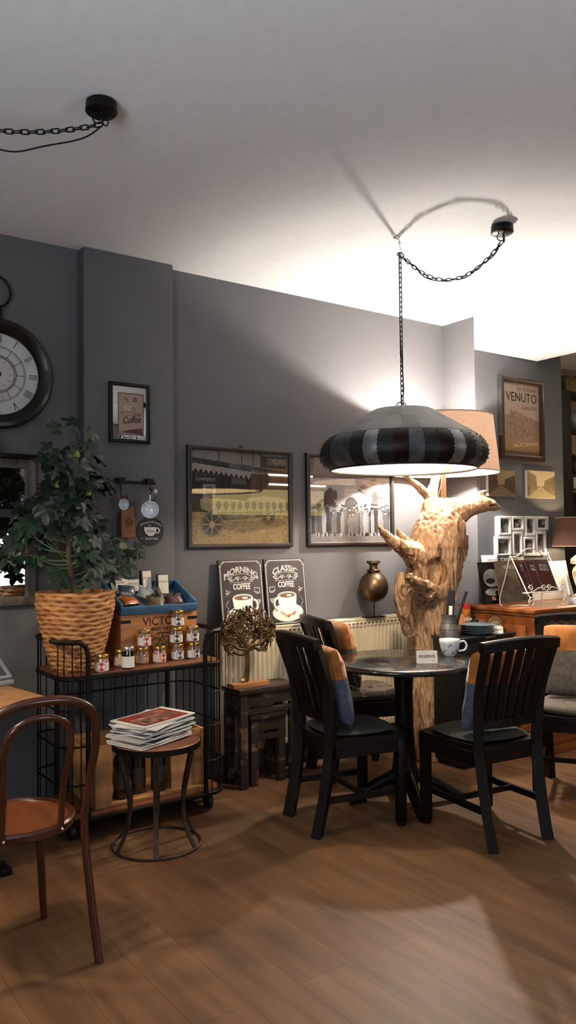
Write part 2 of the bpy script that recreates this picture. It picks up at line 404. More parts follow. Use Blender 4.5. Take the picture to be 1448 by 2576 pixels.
# ---------------------------------------------------------------- driftwood lamp
YD = 3.76
def D(px, py, dy=0): return at(px, py, y=YD+dy)
base = D(1070, 1820); base.z = 0
sc_ = (D(1200, 1400)-D(1100, 1400)).length/100      # metres per photo pixel there
dl = thing('driftwood_lamp', 'driftwood floor lamp with a big beige fabric shade behind the round table', 'floor lamp', base)
dm = mat('driftwood', 'ae8f70', '886748', 5, .75, stretch=(2.2, 2.2, .45), bump=.8, detail=9, lo=.3, hi=.6, bscale=14)
N = dm.node_tree.nodes; Lk = dm.node_tree.links; pb = N['Principled BSDF']; src = pb.inputs['Base Color'].links[0].from_socket
mp = [n for n in N if n.type == 'MAPPING'][0]
for sc_n, p0, p1, dark in ((9, .36, .46, (.30, .20, .13, 1)), (38, .40, .56, (.62, .52, .44, 1))):
    nz = N.new('ShaderNodeTexNoise'); nz.inputs['Scale'].default_value = sc_n; nz.inputs['Detail'].default_value = 8; nz.inputs['Distortion'].default_value = .6; Lk.new(mp.outputs[0], nz.inputs['Vector'])
    rp = N.new('ShaderNodeValToRGB'); rp.color_ramp.elements[0].position = p0; rp.color_ramp.elements[1].position = p1; rp.color_ramp.elements[0].color = dark; rp.color_ramp.elements[1].color = (1, 1, 1, 1); Lk.new(nz.outputs['Fac'], rp.inputs[0])
    mx = N.new('ShaderNodeMixRGB'); mx.blend_type = 'MULTIPLY'; mx.inputs[0].default_value = 1; Lk.new(src, mx.inputs[1]); Lk.new(rp.outputs[0], mx.inputs[2]); src = mx.outputs[0]
Lk.new(src, pb.inputs['Base Color'])
b = new()
def limb(pts, n=14, fl=.8):
    tube(b, spline([D(x, y, dy)-base for x, y, r, dy in pts], 5), [v.x*sc_ for v in spline([(r, 0, 0) for x, y, r, dy in pts], 5)], n, flat=fl, up=None)
limb([(1066, 2130, 44, 0), (1064, 2000, 38, 0), (1066, 1850, 46, 0), (1074, 1700, 44, 0), (1078, 1600, 42, 0), (1082, 1510, 48, 0), (1088, 1420, 52, 0), (1100, 1350, 53, 0), (1118, 1300, 44, 0), (1140, 1288, 34, -.02), (1172, 1275, 26, -.03), (1203, 1269, 21, -.04), (1230, 1270, 17, -.045), (1256, 1279, 7, -.05)])
limb([(1040, 2130, 30, .02), (1038, 1950, 26, .02), (1040, 1800, 24, .02), (1050, 1700, 18, 0), (1058, 1600, 18, 0)])
limb([(1030, 1600, 12, 0), (1012, 1520, 17, -.02), (1005, 1470, 15, -.03), (1010, 1440, 8, -.03)], 10)
limb([(1085, 1430, 42, 0), (1045, 1398, 26, 0), (1010, 1378, 18, -.02), (978, 1352, 12, -.04), (948, 1322, 5, -.06)], 10)
limb([(1060, 1400, 22, 0), (1028, 1370, 13, .02), (1010, 1350, 9, .03), (996, 1330, 5, .04)], 8)
limb([(1112, 1470, 32, 0), (1140, 1420, 22, 0), (1160, 1385, 15, 0), (1170, 1345, 7, 0)], 10)
limb([(1090, 1350, 30, .05), (1078, 1290, 18, .07), (1084, 1250, 13, .08), (1092, 1215, 10, .09), (1096, 1180, 9, .1)], 10)
limb([(1105, 1300, 18, .06), (1085, 1260, 12, .09), (1058, 1230, 10, .12), (1028, 1203, 7, .16), (1010, 1188, 6, .18)], 8)
limb([(1182, 1268, 12, -.03), (1200, 1245, 7, -.03), (1224, 1234, 4.5, -.03)], 8)
limb([(1085, 1500, 35, -.05), (1062, 1480, 22, -.12), (1045, 1465, 13, -.16), (1025, 1448, 7, -.18)], 10)
limb([(1105, 1500, 30, 0), (1128, 1470, 20, -.03), (1142, 1450, 18, -.04), (1143, 1400, 12, -.05), (1132, 1330, 16, -.07), (1120, 1300, 22, -.05)], 10)
bmesh.ops.recalc_face_normals(b, faces=b.faces)
me = bpy.data.meshes.new('driftwood_trunk'); b.to_mesh(me); b.free()
o = link('tmp', me); rm = o.modifiers.new('r', 'REMESH'); rm.mode = 'VOXEL'; rm.voxel_size = .008
sm = o.modifiers.new('s', 'SMOOTH'); sm.iterations = 4
me2 = bpy.data.meshes.new_from_object(o.evaluated_get(bpy.context.evaluated_depsgraph_get())); bpy.data.objects.remove(o)
b = new(); b.from_mesh(me2); b.normal_update()
holes = [(D(1096, 1440, -.13)-base, .05, .10, .11), (D(1066, 1490, -.13)-base, .035, .03, .09), (D(1126, 1500, -.13)-base, .05, .03, .09), (D(1155, 1395, -.06)-base, .02, .05, .05), (D(1078, 1530, -.12)-base, .045, .014, .04), (D(1010, 1490, -.06)-base, .022, .05, .04), (D(1240, 1272, -.1)-base, .045, .012, .035)]
mv = []
for v in b.verts:
    p = v.co; q = Vector((p.x*16, p.y*16, p.z*3.2))
    tw = p.x*5+p.z*2
    g = noise.fractal(q+Vector((tw, 0, 0)), .8, 2.1, 5)
    rg = (1-abs(noise.noise(Vector((p.x*34+p.z*6, p.y*34, p.z*4)))))**3
    lump = noise.noise(p*6)
    dz = .010*g+.010*lump-.013*rg-.004
    for c, ax, az, dep in holes:
        e = ((p.x-c.x)/ax)**2+((p.z-c.z)/az)**2
        if e < 1 and v.normal.y < .1: dz -= dep*(1-e)**.7
    mv.append(v.normal*(dz if dz < -.03 else dz*(1 if p.z < 1.35 else .55)))
for v, d_ in zip(b.verts, mv):
    v.co += d_
    if v.co.z < 0: v.co.z = 0
obj('trunk', b, dm, dl, smooth=65)
hw = (D(1115, 1235)-base)
b = new(); box(b, hw.x-.013, hw.x+.013, hw.y-.013, hw.y+.013, hw.z-.16, 2.02, .002); obj('lamp_rod', b, mat('grey_wood_rod', '8d7058', '775c46', 12, .6, stretch=(3, 3, .3)), dl)
b = new(); tube(b, spline([D(1116, 1185, -.03)-base, D(1104, 1240, -.05)-base, D(1094, 1268, -.06)-base, D(1088, 1290, -.1)-base], 6), .003, 6); obj('lamp_cord', b, mat('brown_cord', '6a5140', '58412f', 8, .6), dl)
zb_, zt_ = 1.855, 2.232
def linen(name, c, tr, es=None):
    m = mat(name, c, tuple(v*.78 for v in hx(c)), 60, .9, stretch=(1, 1, 6), bump=.3, lo=.4, hi=.7)
    N = m.node_tree.nodes; Lk = m.node_tree.links; o_ = N['Material Output']; p_ = N['Principled BSDF']
    t_ = N.new('ShaderNodeBsdfTranslucent'); x_ = N.new('ShaderNodeMixShader'); x_.inputs[0].default_value = tr
    Lk.new(p_.inputs['Base Color'].links[0].from_socket, t_.inputs[0]); Lk.new(p_.outputs[0], x_.inputs[1]); Lk.new(t_.outputs[0], x_.inputs[2]); Lk.new(x_.outputs[0], o_.inputs[0])
    return m
b = new(); lathe(b, [(.372, zb_), (.334, zt_)], 72, T(hw.x, hw.y, 0)); lathe(b, [(.332, zt_), (.37, zb_)], 72, T(hw.x, hw.y, 0))
obj('lamp_shade', b, linen('beige_linen', 'dcc6b2', .22), dl, smooth=60, recalc=False)
b = new(); torus(b, (hw.x, hw.y, zb_), .371, .004, None, 64, 6); torus(b, (hw.x, hw.y, zt_), .333, .004, None, 64, 6); obj('shade_ring', b, mat('shade_trim', 'b89b7e', 'a88b6e', 9, .7), dl)
b = new()
for k in range(3): tube(b, [(hw.x, hw.y, zt_-.07), (hw.x+.333*math.cos(k*2.1), hw.y+.333*math.sin(k*2.1), zt_-.004)], .003, 6)
obj('shade_carrier', b, CHROME, dl)
b = new(); ball(b, (hw.x, hw.y, 2.075), .04, 16); obj('bulb', b, mat('bright_bulb', 'fff4e6', 'fff4e6', 1, .4, emit=(1, .93, .85), es=P_SHADE/(PI*4*PI*.04**2)), dl)

# ---------------------------------------------------------------- round table
tb = thing('round_table', 'round pedestal table with a dark green-black marble top', 'table', (3.0, 3.16, 0))
MARB = mat('dark_green_marble', '1c201d', '0d100f', 7, .16, spec=.6, detail=10, lo=.35, hi=.7, coat=.2)
b = new(); lathe(b, [(0, .767), (.385, .767), (.397, .763), (.402, .755), (.402, .746), (.396, .738), (0, .736)], 72); obj('table_top', b, MARB, tb)
b = new(); lathe(b, [(0, .735), (.15, .735), (.15, .722), (.055, .71), (.048, .60), (.05, .4), (.06, .25), (.075, .12), (.07, .1), (0, .1)], 32); obj('column', b, DARKWOOD, tb)
for k in range(4):
    a = PI/4+k*PI/2+.3; b = new()
    tube(b, [(.04*math.cos(a), .04*math.sin(a), .16), (.15*math.cos(a), .15*math.sin(a), .11), (.26*math.cos(a), .26*math.sin(a), .045), (.31*math.cos(a), .31*math.sin(a), .022)], [.035, .034, .028, .022], 10); obj('foot', b, DARKWOOD, tb)
# ---------------------------------------------------------------- dark chairs
def rail_y(x): return -.245+.9*x*x     # plan curve of the back, wraps forward at the ends
def dark_chair(loc, rz, label):
    t = thing('dining_chair', label, 'chair', loc, rz, 'dark wooden dining chairs around the round table')
    b = new(); pts = []
    prism(b, [(-.195, -.2), (-.1, -.225), (.1, -.225), (.195, -.2), (.225, .1), (.222, .19), (.12, .215), (-.12, .215), (-.222, .19), (-.225, .1)], .432, .458); obj('seat', b, DARKWOOD, t)
    b = new(); box(b, -.2, .2, .165, .187, .37, .432); box(b, -.185, .185, -.205, -.185, .37, .432)
    for s in (-1, 1): box(b, s*.205-.011, s*.205+.011, -.19, .17, .37, .432)
    obj('apron', b, DARKWOOD, t)
    for s in (-1, 1):
        b = new(); box(b, s*.197-.022, s*.197+.022, .15, .194, .02, .43, .004); box(b, s*.197-.017, s*.197+.017, .155, .189, 0, .022, .003); obj('front_leg', b, DARKWOOD, t)
        b = new(); ctr = [(s*.168, -.275, 0), (s*.172, -.235, .18), (s*.178, -.205, .40), (s*.182, -.205, .5), (s*.19, rail_y(.19)-.01, .7), (s*.205, rail_y(.205)-.085, .915)]
        tube(b, spline(ctr, 5), .0285, 4, flat=.8, up=(s*.7, .7, 0)); obj('rear_leg', b, DARKWOOD, t)
        b = new(); box(b, s*.185-.009, s*.185+.009, -.22, .155, .155, .185); obj('side_stretcher', b, DARKWOOD, t)
    b = new(); box(b, -.178, .178, -.03, -.012, .158, .182); obj('cross_stretcher', b, DARKWOOD, t)
    b = new(); n = 16; q = []
    for i in range(n+1):
        x = -.235+.47*i/n; y = rail_y(x)-.098; z = .945-.35*x*x
        q.append([b.verts.new((x, y+dy, z+dz)) for dy, dz in ((-.016, -.032), (-.022, .012), (-.012, .02), (.012, .02), (.02, .012), (.014, -.032))])
    for A, B in zip(q, q[1:]):
        for k in range(6): b.faces.new((A[k], A[(k+1) % 6], B[(k+1) % 6], B[k]))
    b.faces.new(q[0]); b.faces.new(q[-1][::-1]); obj('top_rail', b, DARKWOOD, t, smooth=50)
    b = new(); q = []
    for i in range(n+1):
        x = -.18+.36*i/n; y = rail_y(x)+.015
        q.append([b.verts.new((x, y+dy, z)) for dy, z in ((-.01, .535), (-.01, .575), (.01, .575), (.01, .535))])
    for A, B in zip(q, q[1:]):
        for k in range(4): b.faces.new((A[k], A[(k+1) % 4], B[(k+1) % 4], B[k]))
    obj('lower_rail', b, DARKWOOD, t)
    for k in range(6):
        x = -.135+.054*k; b = new(); w = .020
        tube(b, [(x, rail_y(x)+.015, .56), (x*1.04, rail_y(x)-.022, .72), (x*1.1, rail_y(x)-.09, .925)], w, 4, flat=.3, up=(0, 1, 0)); obj('slat', b, DARKWOOD, t)
    return t
cLF = ((2.625, 3.16, 0), face(.977, -.21)); cRF = ((3.05, 2.685, 0), face(.127, .99))
cLB = ((3.20, 3.745, 0), face(.95, -.31)); cRB = ((3.86, 2.70, 0), face(-.85, -.53))
c0 = dark_chair(*cLF, 'dark slatted wooden chair left of the round table, nearest the magazine stool')
dup(c0, *cRF, 'dark slatted wooden chair in front of the round table, its back to the viewer')
dup(c0, *cLB, 'dark wooden chair behind the round table, its back to the radiator')
dup(c0, *cRB, 'dark wooden chair at the right edge, in front of the wooden chest')
# cushions
ORANGE = mat('ochre_velvet', 'b06a1c', '8f5212', 14, .85, sheen=.4, bump=.1)
GREYC = mat('grey_cushion_cloth', '5f5a54', '4e4a45', 30, .9, bump=.15)
BLUEC = mat('blue_grey_denim', '4d5768', '3d4656', 40, .9, bump=.15)
GREENC = mat('dark_green_felt', '2b302c', '222723', 30, .95, bump=.12)
TAUPE = mat('taupe_seat_cloth', '5f564d', '4f4740', 24, .9, bump=.12)
def pillow_half(bm, W, H, th, v0, v1, nu=18, nv=12):
    for side in (1, -1):
        g = []
        for j in range(nv+1):
            v = v0+(v1-v0)*j/nv; row = []
            for i in range(nu+1):
                u = -1+2*i/nu
                e = max(0, (1-abs(u)**3.2)*(1-abs(v)**3.2))**.5
                pin = 1-.07*(1-abs(v))*abs(u)**4
                y = side*(th/2*e+.004*noise.noise(Vector((u*3, v*3, side))))
                row.append(bm.verts.new((u*W/2*pin*(1-.05*abs(v)**6), y-.022*(1-v)**2*0, v*H/2*(1-.06*abs(u)**6))))
            g.append(row)
        for A, B in zip(g, g[1:]):
            for i in range(nu): bm.faces.new((A[i], A[i+1], B[i+1], B[i]))
    bmesh.ops.remove_doubles(bm, verts=bm.verts, dist=.0008)
def pillow(chair, label, low, off=(0, -.115, .665), tilt=-.22, rz=0, W=.36, H=.40, th=.11):
    (x, y, _), a = chair
    p = RZ(a) @ Vector(off)
    t = thing('throw_cushion', label, 'cushion', (x+p.x, y+p.y, p.z), (tilt, 0, a+rz), 'two-tone cushions on the dark chairs')
    t.rotation_euler = (RZ(a+rz) @ RX(-tilt)).to_euler()
    b = new(); pillow_half(b, W, H, th, .25, 1); obj('upper_half', b, ORANGE, t, smooth=80, label='ochre velvet half')
    b = new(); pillow_half(b, W, H, th, -1, .25); obj('lower_half', b, low, t, smooth=80, label='grey cloth half')
pillow(cLF, 'ochre and blue-grey cushion leaning in the chair left of the table', BLUEC, (0, -.115, .69))
pillow(cRF, 'ochre and blue-grey cushion on the chair in front of the table', BLUEC, (0, -.115, .69))
pillow(cLB, 'ochre and grey cushion leaning in the chair before the radiator', GREYC, (0, -.115, .725))
pillow(cRB, 'ochre and grey cushion on the chair at the right edge', GREYC, (0, -.115, .715))
def seat_pad(chair, label, m, R=.2, th=.022, tuft=False):
    (x, y, _), a = chair; b = new()
    n = 40; prof = [(0, .003), (R*.9, .003), (R, th*.5), (R*.94, th*.92), (R*.5, th), (0, th)]
    lathe(b, prof, n)
    for v in b.verts:
        r = math.hypot(v.co.x, v.co.y)
        if r > 1e-4:
            an = math.atan2(v.co.y, v.co.x); k = 1/max(abs(math.cos(an)), abs(math.sin(an))); v.co.x *= 1+(k-1)*.45; v.co.y *= 1+(k-1)*.45
    if tuft:
        bmesh.ops.subdivide_edges(b, edges=b.edges, cuts=3, use_grid_fill=True)
        for v in b.verts:
            if v.co.z > th*.4:
                g = min(1, min(abs(((v.co.x+.2) % .135)-.0), abs(((v.co.y+.2) % .135)))/.03); v.co.z *= .55+.45*g**.5 if v.co.z > th*.6 else 1
    o = obj('seat_cushion', b, m, None, (x, y, .458), a, smooth=80); tag(o, label, 'seat cushion', 'seat cushions on the dark chairs')
seat_pad(cLF, 'thin dark green seat pad on the chair left of the table', GREENC)
seat_pad(cRF, 'thin dark green seat pad on the chair in front of the table', GREENC)
seat_pad(cLB, 'thick taupe tufted seat pad on the chair before the radiator', TAUPE, .2, .065, True)
seat_pad(cRB, 'taupe seat pad on the chair at the right edge', TAUPE, .195, .05, False)
# ---------------------------------------------------------------- radiator and what stands on it
rad = thing('radiator', 'cream ribbed panel radiator under the pictures', 'radiator', (3.17, 4.13, 0))
CREAM = mat('cream_radiator_enamel', 'd9cdb2', 'd3c6aa', 10, .4)
b = new(); pr = []; x = -.73
while x < .74:
    for dx, dy in ((0, -.048), (.010, -.048), (.016, -.036), (.026, -.036)): pr.append((x+dx, dy))
    x += .0335
A = [[b.verts.new((px, py, z)) for px, py in pr] for z in (.19, .83)]
for i in range(len(pr)-1): b.faces.new((A[0][i], A[0][i+1], A[1][i+1], A[1][i]))
box(b, -.745, .745, -.048, -.032, .15, .19, .004); box(b, -.745, .745, -.048, -.032, .83, .872, .004); box(b, -.745, .745, -.03, .03, .16, .86)
box(b, -.755, -.735, -.048, .04, .15, .872, .003); box(b, .735, .755, -.048, .04, .15, .872, .003)
obj('panel', b, CREAM, rad, smooth=20)
b = new(); box(b, -.757, .757, -.05, .05, .872, .884, .003); obj('top_cover', b, CREAM, rad)
b = new()
for i in range(42): box(b, -.715+.0345*i, -.700+.0345*i, -.0492, -.047, .846, .856)
obj('vent_slots', b, mat('dark_slot', '4a443a', '3f3930', 9, .8), rad)['kind'] = 'stuff'
b = new(); box(b, -.16, -.13, -.062, -.047, .70, .80, .004); obj('heat_meter', b, mat('white_plastic', 'd8d4ca', 'cfcbc0', 8, .4), rad)
b = new(); tube(b, [(.70, -.01, .16), (.70, -.01, 0)], .011, 8); obj('pipe', b, CREAM, rad)

def pot_on_stand(name, label, x, y, z0, s, stand=True, group=None):
    t = thing(name, label, 'pot', (x, y, z0), 0, group); zo = .10*s if stand else 0
    b = new(); pr = [(0, zo)]
    for i in range(1, 14):
        a = PI*i/15; pr.append((.1*s*math.sin(a), zo+.107*s*(1-math.cos(a))))
    pr += [(.04*s, zo+.212*s), (.040*s, zo+.218*s), (.030*s, zo+.226*s), (.027*s, zo+.25*s), (.033*s, zo+.262*s), (.047*s, zo+.268*s), (.047*s, zo+.282*s), (.03*s, zo+.284*s), (.024*s, zo+.25*s), (.04*s, zo+.19*s), (0, zo+.17*s)]
    lathe(b, pr, 36); obj('pot_body', b, BRASS, t, smooth=50)
    b = new(); torus(b, (0, 0, zo+.215*s), .042*s, .006*s, None, 28, 6); obj('neck_ring', b, BRASS, t)
    if stand:
        b = new(); tube(b, [(0, 0, .006), (0, 0, zo+.01)], .0035, 8); box(b, -.085, .085, -.03, .03, 0, .007, .002); obj('stand', b, BLACKM, t)
    return t
pot_on_stand('water_pot', 'round aged brass pot on a black stand on the radiator', 3.615, 4.085, .8845, 1.0)

CHALK = mat('chalkboard_print', '33292a', '2b2324', 9, .75)
CHW = mat('chalk_white', 'd9d5cf', 'bcb8b2', 60, .8); CHG = mat('chalk_grey', '9b9794', '82807d', 60, .8)
CREAMY = mat('cup_cream', 'efe3d6', 'e8dacb', 6, .7); COF = mat('coffee_brown', '5d3a26', '7a5138', 14, .5); SPICE = mat('spice_orange', 'c57a50', 'a85f3c', 20, .7)
def flat(o, pts, M, mi): prism(o, pts, 0, .0004, M, mi)
def ell(cx, cy, rx, ry, n=28, a0=0, a1=2*PI): return [(cx+rx*math.cos(a0+(a1-a0)*i/n), cy+ry*math.sin(a0+(a1-a0)*i/n)) for i in range(n+(0 if abs(a1-a0) > 6.28 else 1))]
def chalk_sign(xc, label, word, flip):
    W, H = .312, .415
    t = thing('cafe_sign', label, 'sign', (xc, 4.098, .8855), (-.12, 0, 0), 'chalk-style coffee signs on the radiator')
    b = new(); box(b, -W/2, W/2, 0, .016, 0, H, .001); obj('board', b, CHALK, t)
    mats = [CHW, CHG, CREAMY, COF, SPICE, CHALK]
    def F(z): return T(0, -.0003-z, 0) @ UP
    b = new()
    for i, (o_, th) in enumerate(((.008, .0035), (.0135, .0015))):
        for x0, x1, y0, y1 in ((-W/2+o_+.03, W/2-o_-.03, H-o_-th, H-o_), (-W/2+o_+.03, W/2-o_-.03, o_, o_+th), (-W/2+o_, -W/2+o_+th, o_+.03, H-o_-.03), (W/2-o_-th, W/2-o_, o_+.03, H-o_-.03)):
            box(b, x0, x1, -.001, 0, y0, y1, mi=i)
    for sx in (-1, 1):
        for (zz, sz) in ((H, -1), (0, 1)):
            for r0, cx, cy in ((.009, .034, .012), (.009, .013, .036), (.006, .022, .022)):
                tube(b, [(sx*(W/2-cx)+sx*r0*(1-i/22)*math.cos(i*.5), -.0006, zz+sz*cy+sz*r0*(1-i/22)*math.sin(i*.5)) for i in range(20)], .0011, 4)
    obj('border', b, mats, t)
    b = new()
    text(b, word, .052, F(.0002) @ T(0, H-.062, 0), 1, warp=3.2, bold=.0022, sx=1.0); text(b, word, .052, F(.0008) @ T(0, H-.060, 0), 0, warp=3.2, sx=1.0)
    obj('word_lettering', b, mats, t); b = new()
    text(b, 'COFFEE', .05, F(.0004) @ T(0, H-.165, 0), 0, bold=.0012, sx=.72)
    obj('lettering', b, mats, t)
    b = new()
    for s in (-1, 1):
        tube(b, [(s*(.005+.09*u), -.0006, H-.118+.016*math.sin(u*6.5)*(1-u*.4)) for u in [i/24 for i in range(25)]], .0016, 4)
        tube(b, [(s*(.075+.014*(1-i/26)*math.cos(i*.45)), -.0006, H-.117+.012*(1-i/26)*math.sin(i*.45)) for i in range(24)], .0013, 4)
        tube(b, [(s*(.028+.012*(1-i/26)*math.cos(i*.45)), -.0006, H-.12+.010*(1-i/26)*math.sin(i*.45)) for i in range(24)], .0013, 4)
    tube(b, [(x, -.0006, H-.086-3*x*x) for x in [(-.1+.2*i/20) for i in range(21)]], .0012, 4); tube(b, [(-.085, -.0006, H-.137), (.085, -.0006, H-.137)], .0011, 4)
    obj('scroll_ornament', b, CHW, t)
    b = new(); f = -1 if flip else 1
    flat(b, ell(0, .075, .118, .058, 40), F(.0002), 0); flat(b, ell(0, .075, .113, .053, 40), F(.0007), 2)
    flat(b, ell(0, .085, .06, .022, 30), F(.0012), 2)
    hc = [(f*.08, .135)]
    tube(b, [(f*(.07+.032*math.cos(a)), -.002, .132+.036*math.sin(a)) for a in [-1.4+2.8*i/14 for i in range(15)]], .0085, 6, mi=2)
    cup = [(-.07, .185), (-.064, .13), (-.052, .088), (-.03, .072), (.03, .072), (.052, .088), (.064, .13), (.07, .185)]
    flat(b, [(x*1.06, y) for x, y in cup], F(.0016), 0); flat(b, cup, F(.0022), 2)
    flat(b, ell(0, .185, .07, .021, 32), F(.0027), 2); flat(b, ell(0, .185, .064, .0165, 32), F(.0032), 1); flat(b, ell(0, .1815, .056, .0125, 32), F(.0037), 3)
    flat(b, ell(.014, .181, .022, .006, 16), F(.0042), 2)
    if not flip:
        flat(b, [(-.1, .085), (-.09, .095), (-.045, .065), (-.052, .052)], F(.005), 4)
        flat(b, [(.075+(.03 if i % 2 == 0 else .009)*math.cos(i*PI/8), .095+(.03 if i % 2 == 0 else .009)*math.sin(i*PI/8)) for i in range(16)], F(.005), 4)
    else:
        tube(b, [(-.055+.11*i/16, -.005, .085-.03*math.sin(PI*i/16)) for i in range(17)], .0014, 4, mi=4)
        for cx, cy in ((.005, .055), (.045, .07)): flat(b, ell(cx, cy, .011, .009, 16), F(.005), 4)
    obj('cup_picture', b, mats, t)
    b = new()
    for i in range(9): flat(b, ell(-f*.105+.02*math.cos(i*2.4)*(i/9), .215+.022*math.sin(i*2.4)*(i/9), .0055, .004, 8), F(.0004), i % 2)
    obj('bean_sketch', b, mats, t); b = new(); flat(b, [(f*.085, .215), (f*.09, .245), (f*.13, .24), (f*.132, .207), (f*.11, .2)], F(.0003), 1); flat(b, [(f*.092, .22), (f*.096, .238), (f*.122, .234), (f*.124, .214)], F(.0008), 5)
    obj('cake_sketch', b, mats, t); b = new(); tube(b, spline([(-f*.115, -.0006, .10), (-f*.105, -.0006, .12), (-f*.12, -.0006, .14), (-f*.1, -.0006, .17)], 5), .0022, 4, mi=1)
    obj('steam_sketch', b, mats, t); b = new(); flat(b, [(f*.115+.018*math.sin(a)**3, .155+.0013*(13*math.cos(a)-5*math.cos(2*a)-2*math.cos(3*a)-math.cos(4*a))) for a in [2*PI*i/24 for i in range(24)]], F(.0003), 1)
    obj('heart_sketch', b, mats, t)
chalk_sign(2.585, 'dark chalkboard sign reading MORNING COFFEE, on the radiator', 'MORNING', False)
chalk_sign(2.915, 'dark chalkboard sign reading CLASSIC COFFEE, on the radiator', 'CLASSIC', True)

# ---------------------------------------------------------------- framed pictures on the back wall
FRW = mat('dark_brown_frame', '2c2119', '1f1712', 12, .45, stretch=(1, 1, 1))
def framed(name, label, cat, x0, x1, z0, z1, y, cv, bar=.026, rough=.45, glass=True, fm_=None, dep=.03):
    W, H = x1-x0, z1-z0
    t = thing(name, label, cat, ((x0+x1)/2, y, (z0+z1)/2))
    obj('frame', frame_bm(W, H, bar, dep, -dep, .006), fm_ or FRW, t)
    print_part('print', cv, W-2*bar+.004, H-2*bar+.004, t, (0, -.008, 0), rough)
    b = new(); box(b, -W/2+.01, W/2-.01, -.006, -.001, -H/2+.01, H/2-.01); obj('backing', b, FRW, t)
    if glass: obj('glass', pane_bm(W-2*bar+.004, H-2*bar+.004, -.016), GLASS, t)
    return t
c = Canvas(170, 138, '6b5c4a')
c.rect(0, 0, 1, .34, '8b7552'); 
for i in range(900):
    r = c.rg.random(4); c.ell(r[0], r[1]*.33, .008+.008*r[2], .004+.004*r[1], ['6f5a38', 'a08a62', '7d6744'][i % 3], .6)
c.rect(0, .84, 1, 1, '6e665f'); 
for x in (.27, .5, .62, .7): c.rect(x, .84, x+.012, 1, '2a2420')
c.rect(.7, .84, .98, .97, '2d2622'); c.rect(.77, .87, .98, .95, '5a5049')
c.poly([(0, .92), (1, .8), (1, .775), (0, .88)], '1a1512'); c.poly([(0, .88), (1, .775), (1, .76), (0, .86)], '4a4038')
c.rect(0, .34, .6, .86, '14100e'); c.poly([(0, .86), (.6, .79), (.6, .74), (0, .81)], '8d837a')
for i in range(12): c.poly([(i*.05, .815-i*.006), (i*.05+.05, .809-i*.006), (i*.05+.025, .765-i*.006)], '8d837a')
c.rect(.6, .34, 1, .77, '4a3526'); 
for x in (.7, .8, .92): c.rect(x, .34, x+.012, .72, '2a1c14')
c.rect(.05, .66, .27, .745, '3a332d'); c.rect(.06, .67, .26, .735, '221c18'); c.rect(.12, .5, .24, .64, '7d746c'); c.ell(.18, .57, .04, .05, '4d443e'); c.rect(.4, .645, .55, .715, '4c443d'); c.rect(.345, .4, .352, .78, '3f362f')
c.poly([(.09, .47), (.13, .5), (.55, .47), (.58, .5), (.74, .53), (.97, .5), (.98, .38), (.82, .36), (.6, .33), (.2, .33), (.1, .38)], '8f8467')
c.poly([(.12, .49), (.54, .465), (.54, .42), (.12, .44)], 'a3976f')
for i in range(14): c.rect(.2+.022*i, .35, .205+.022*i, .385, '4a4230')
c.poly([(.14, .34), (.85, .36), (.86, .31), (.3, .25), (.2, .27)], '3c3426')
c.rect(.33, .285, .66, .335, '5a4f3a')
for x, y, r in ((.205, .21, .115), (.78, .285, .075)):
    c.ell(x, y, r, r*1.2, '2b251c'); c.ring(x, y, r, r*1.2, .16, '6f6450'); c.ring(x, y, r*.78, r*.94, .12, '4f4636'); c.ell(x, y, r*.25, r*.3, '85795f')
    for k in range(8): c.line(x, y, x+r*.8*math.cos(k*.785), y+r*.95*math.sin(k*.785), .004, '8d8163', .8)
c.poly([(.3, .24), (.95, .27), (.98, .2), (.5, .12), (.3, .16)], '5a4a30', .6); c.noise(.10); c.noise(.07, 3)
p1 = framed('framed_picture', 'framed sepia photograph of a vintage racing car outside a shop', 'picture', 2.246, 3.010, 1.371, 1.99, YW-.001, c)
b = new(); text(b, 'LEXINGTON', .036, T(-.005, -.0095, -.117) @ RY(-.03) @ UP, ext=.0001); obj('car_lettering', b, mat('faded_lettering', 'a89f8e', '8f8676', 30, .6), p1)
b = new(); text(b, 'OAK', .05, T(.29, -.0095, .235) @ UP, ext=.0001); obj('facade_lettering', b, mat('faded_lettering', 'a89f8e'), p1)
b = new(); text(b, 'Lexington', .034, T(-.255, -.0095, .11) @ UP, shear=.3, ext=.0001)
obj('sign_lettering', b, mat('faded_lettering', 'a89f8e', '8f8676', 30, .6), p1)
b = new(); tube(b, [(-.02, -.004, .305), (0, -.002, .33), (.02, -.004, .305)], .003, 6); obj('hanger', b, BLACKM, p1)
c = Canvas(160, 130, '8a8886')
c.rect(0, .78, 1, 1, '706c69'); c.poly([(0, .8), (.45, .79), (1, .74), (1, .68), (.45, .72), (0, .76)], '5d5a58'); c.ell(.42, .715, .46, .05, 'a3a19f')
c.rect(0, .42, 1, .7, 'a6a5a3'); c.poly([(.64, .7), (.76, .66), (.84, .6), (.82, .57), (.7, .62), (.6, .66)], '6b6866')
c.rect(.42, .42, .57, .7, 'b4b1ae'); c.rect(.42, .56, .57, .64, 'c9c5c0'); c.ell(.5, .44, .08, .1, '3d3a39')
c.poly([(.17, .42), (.18, .58), (.25, .66), (.3, .6), (.29, .5), (.34, .42)], '3a3737'); c.ell(.31, .56, .022, .06, '3a3737'); c.poly([(.03, .4), (.15, .52), (.18, .5), (.1, .38)], '4a4746')
c.poly([(.58, .62), (.66, .57), (.8, .53), (.99, .5), (.99, .545), (.84, .565), (.7, .6), (.6, .64)], '5c5957'); c.ell(.8, .56, .035, .06, '4a4746'); c.ell(.69, .6, .02, .045, '555250')
c.rect(.76, .25, .84, .52, '54514f')
c.rect(0, 0, 1, .13, '6a6663'); c.rect(0, .1, 1, .36, '2a2827')
r = c.rg
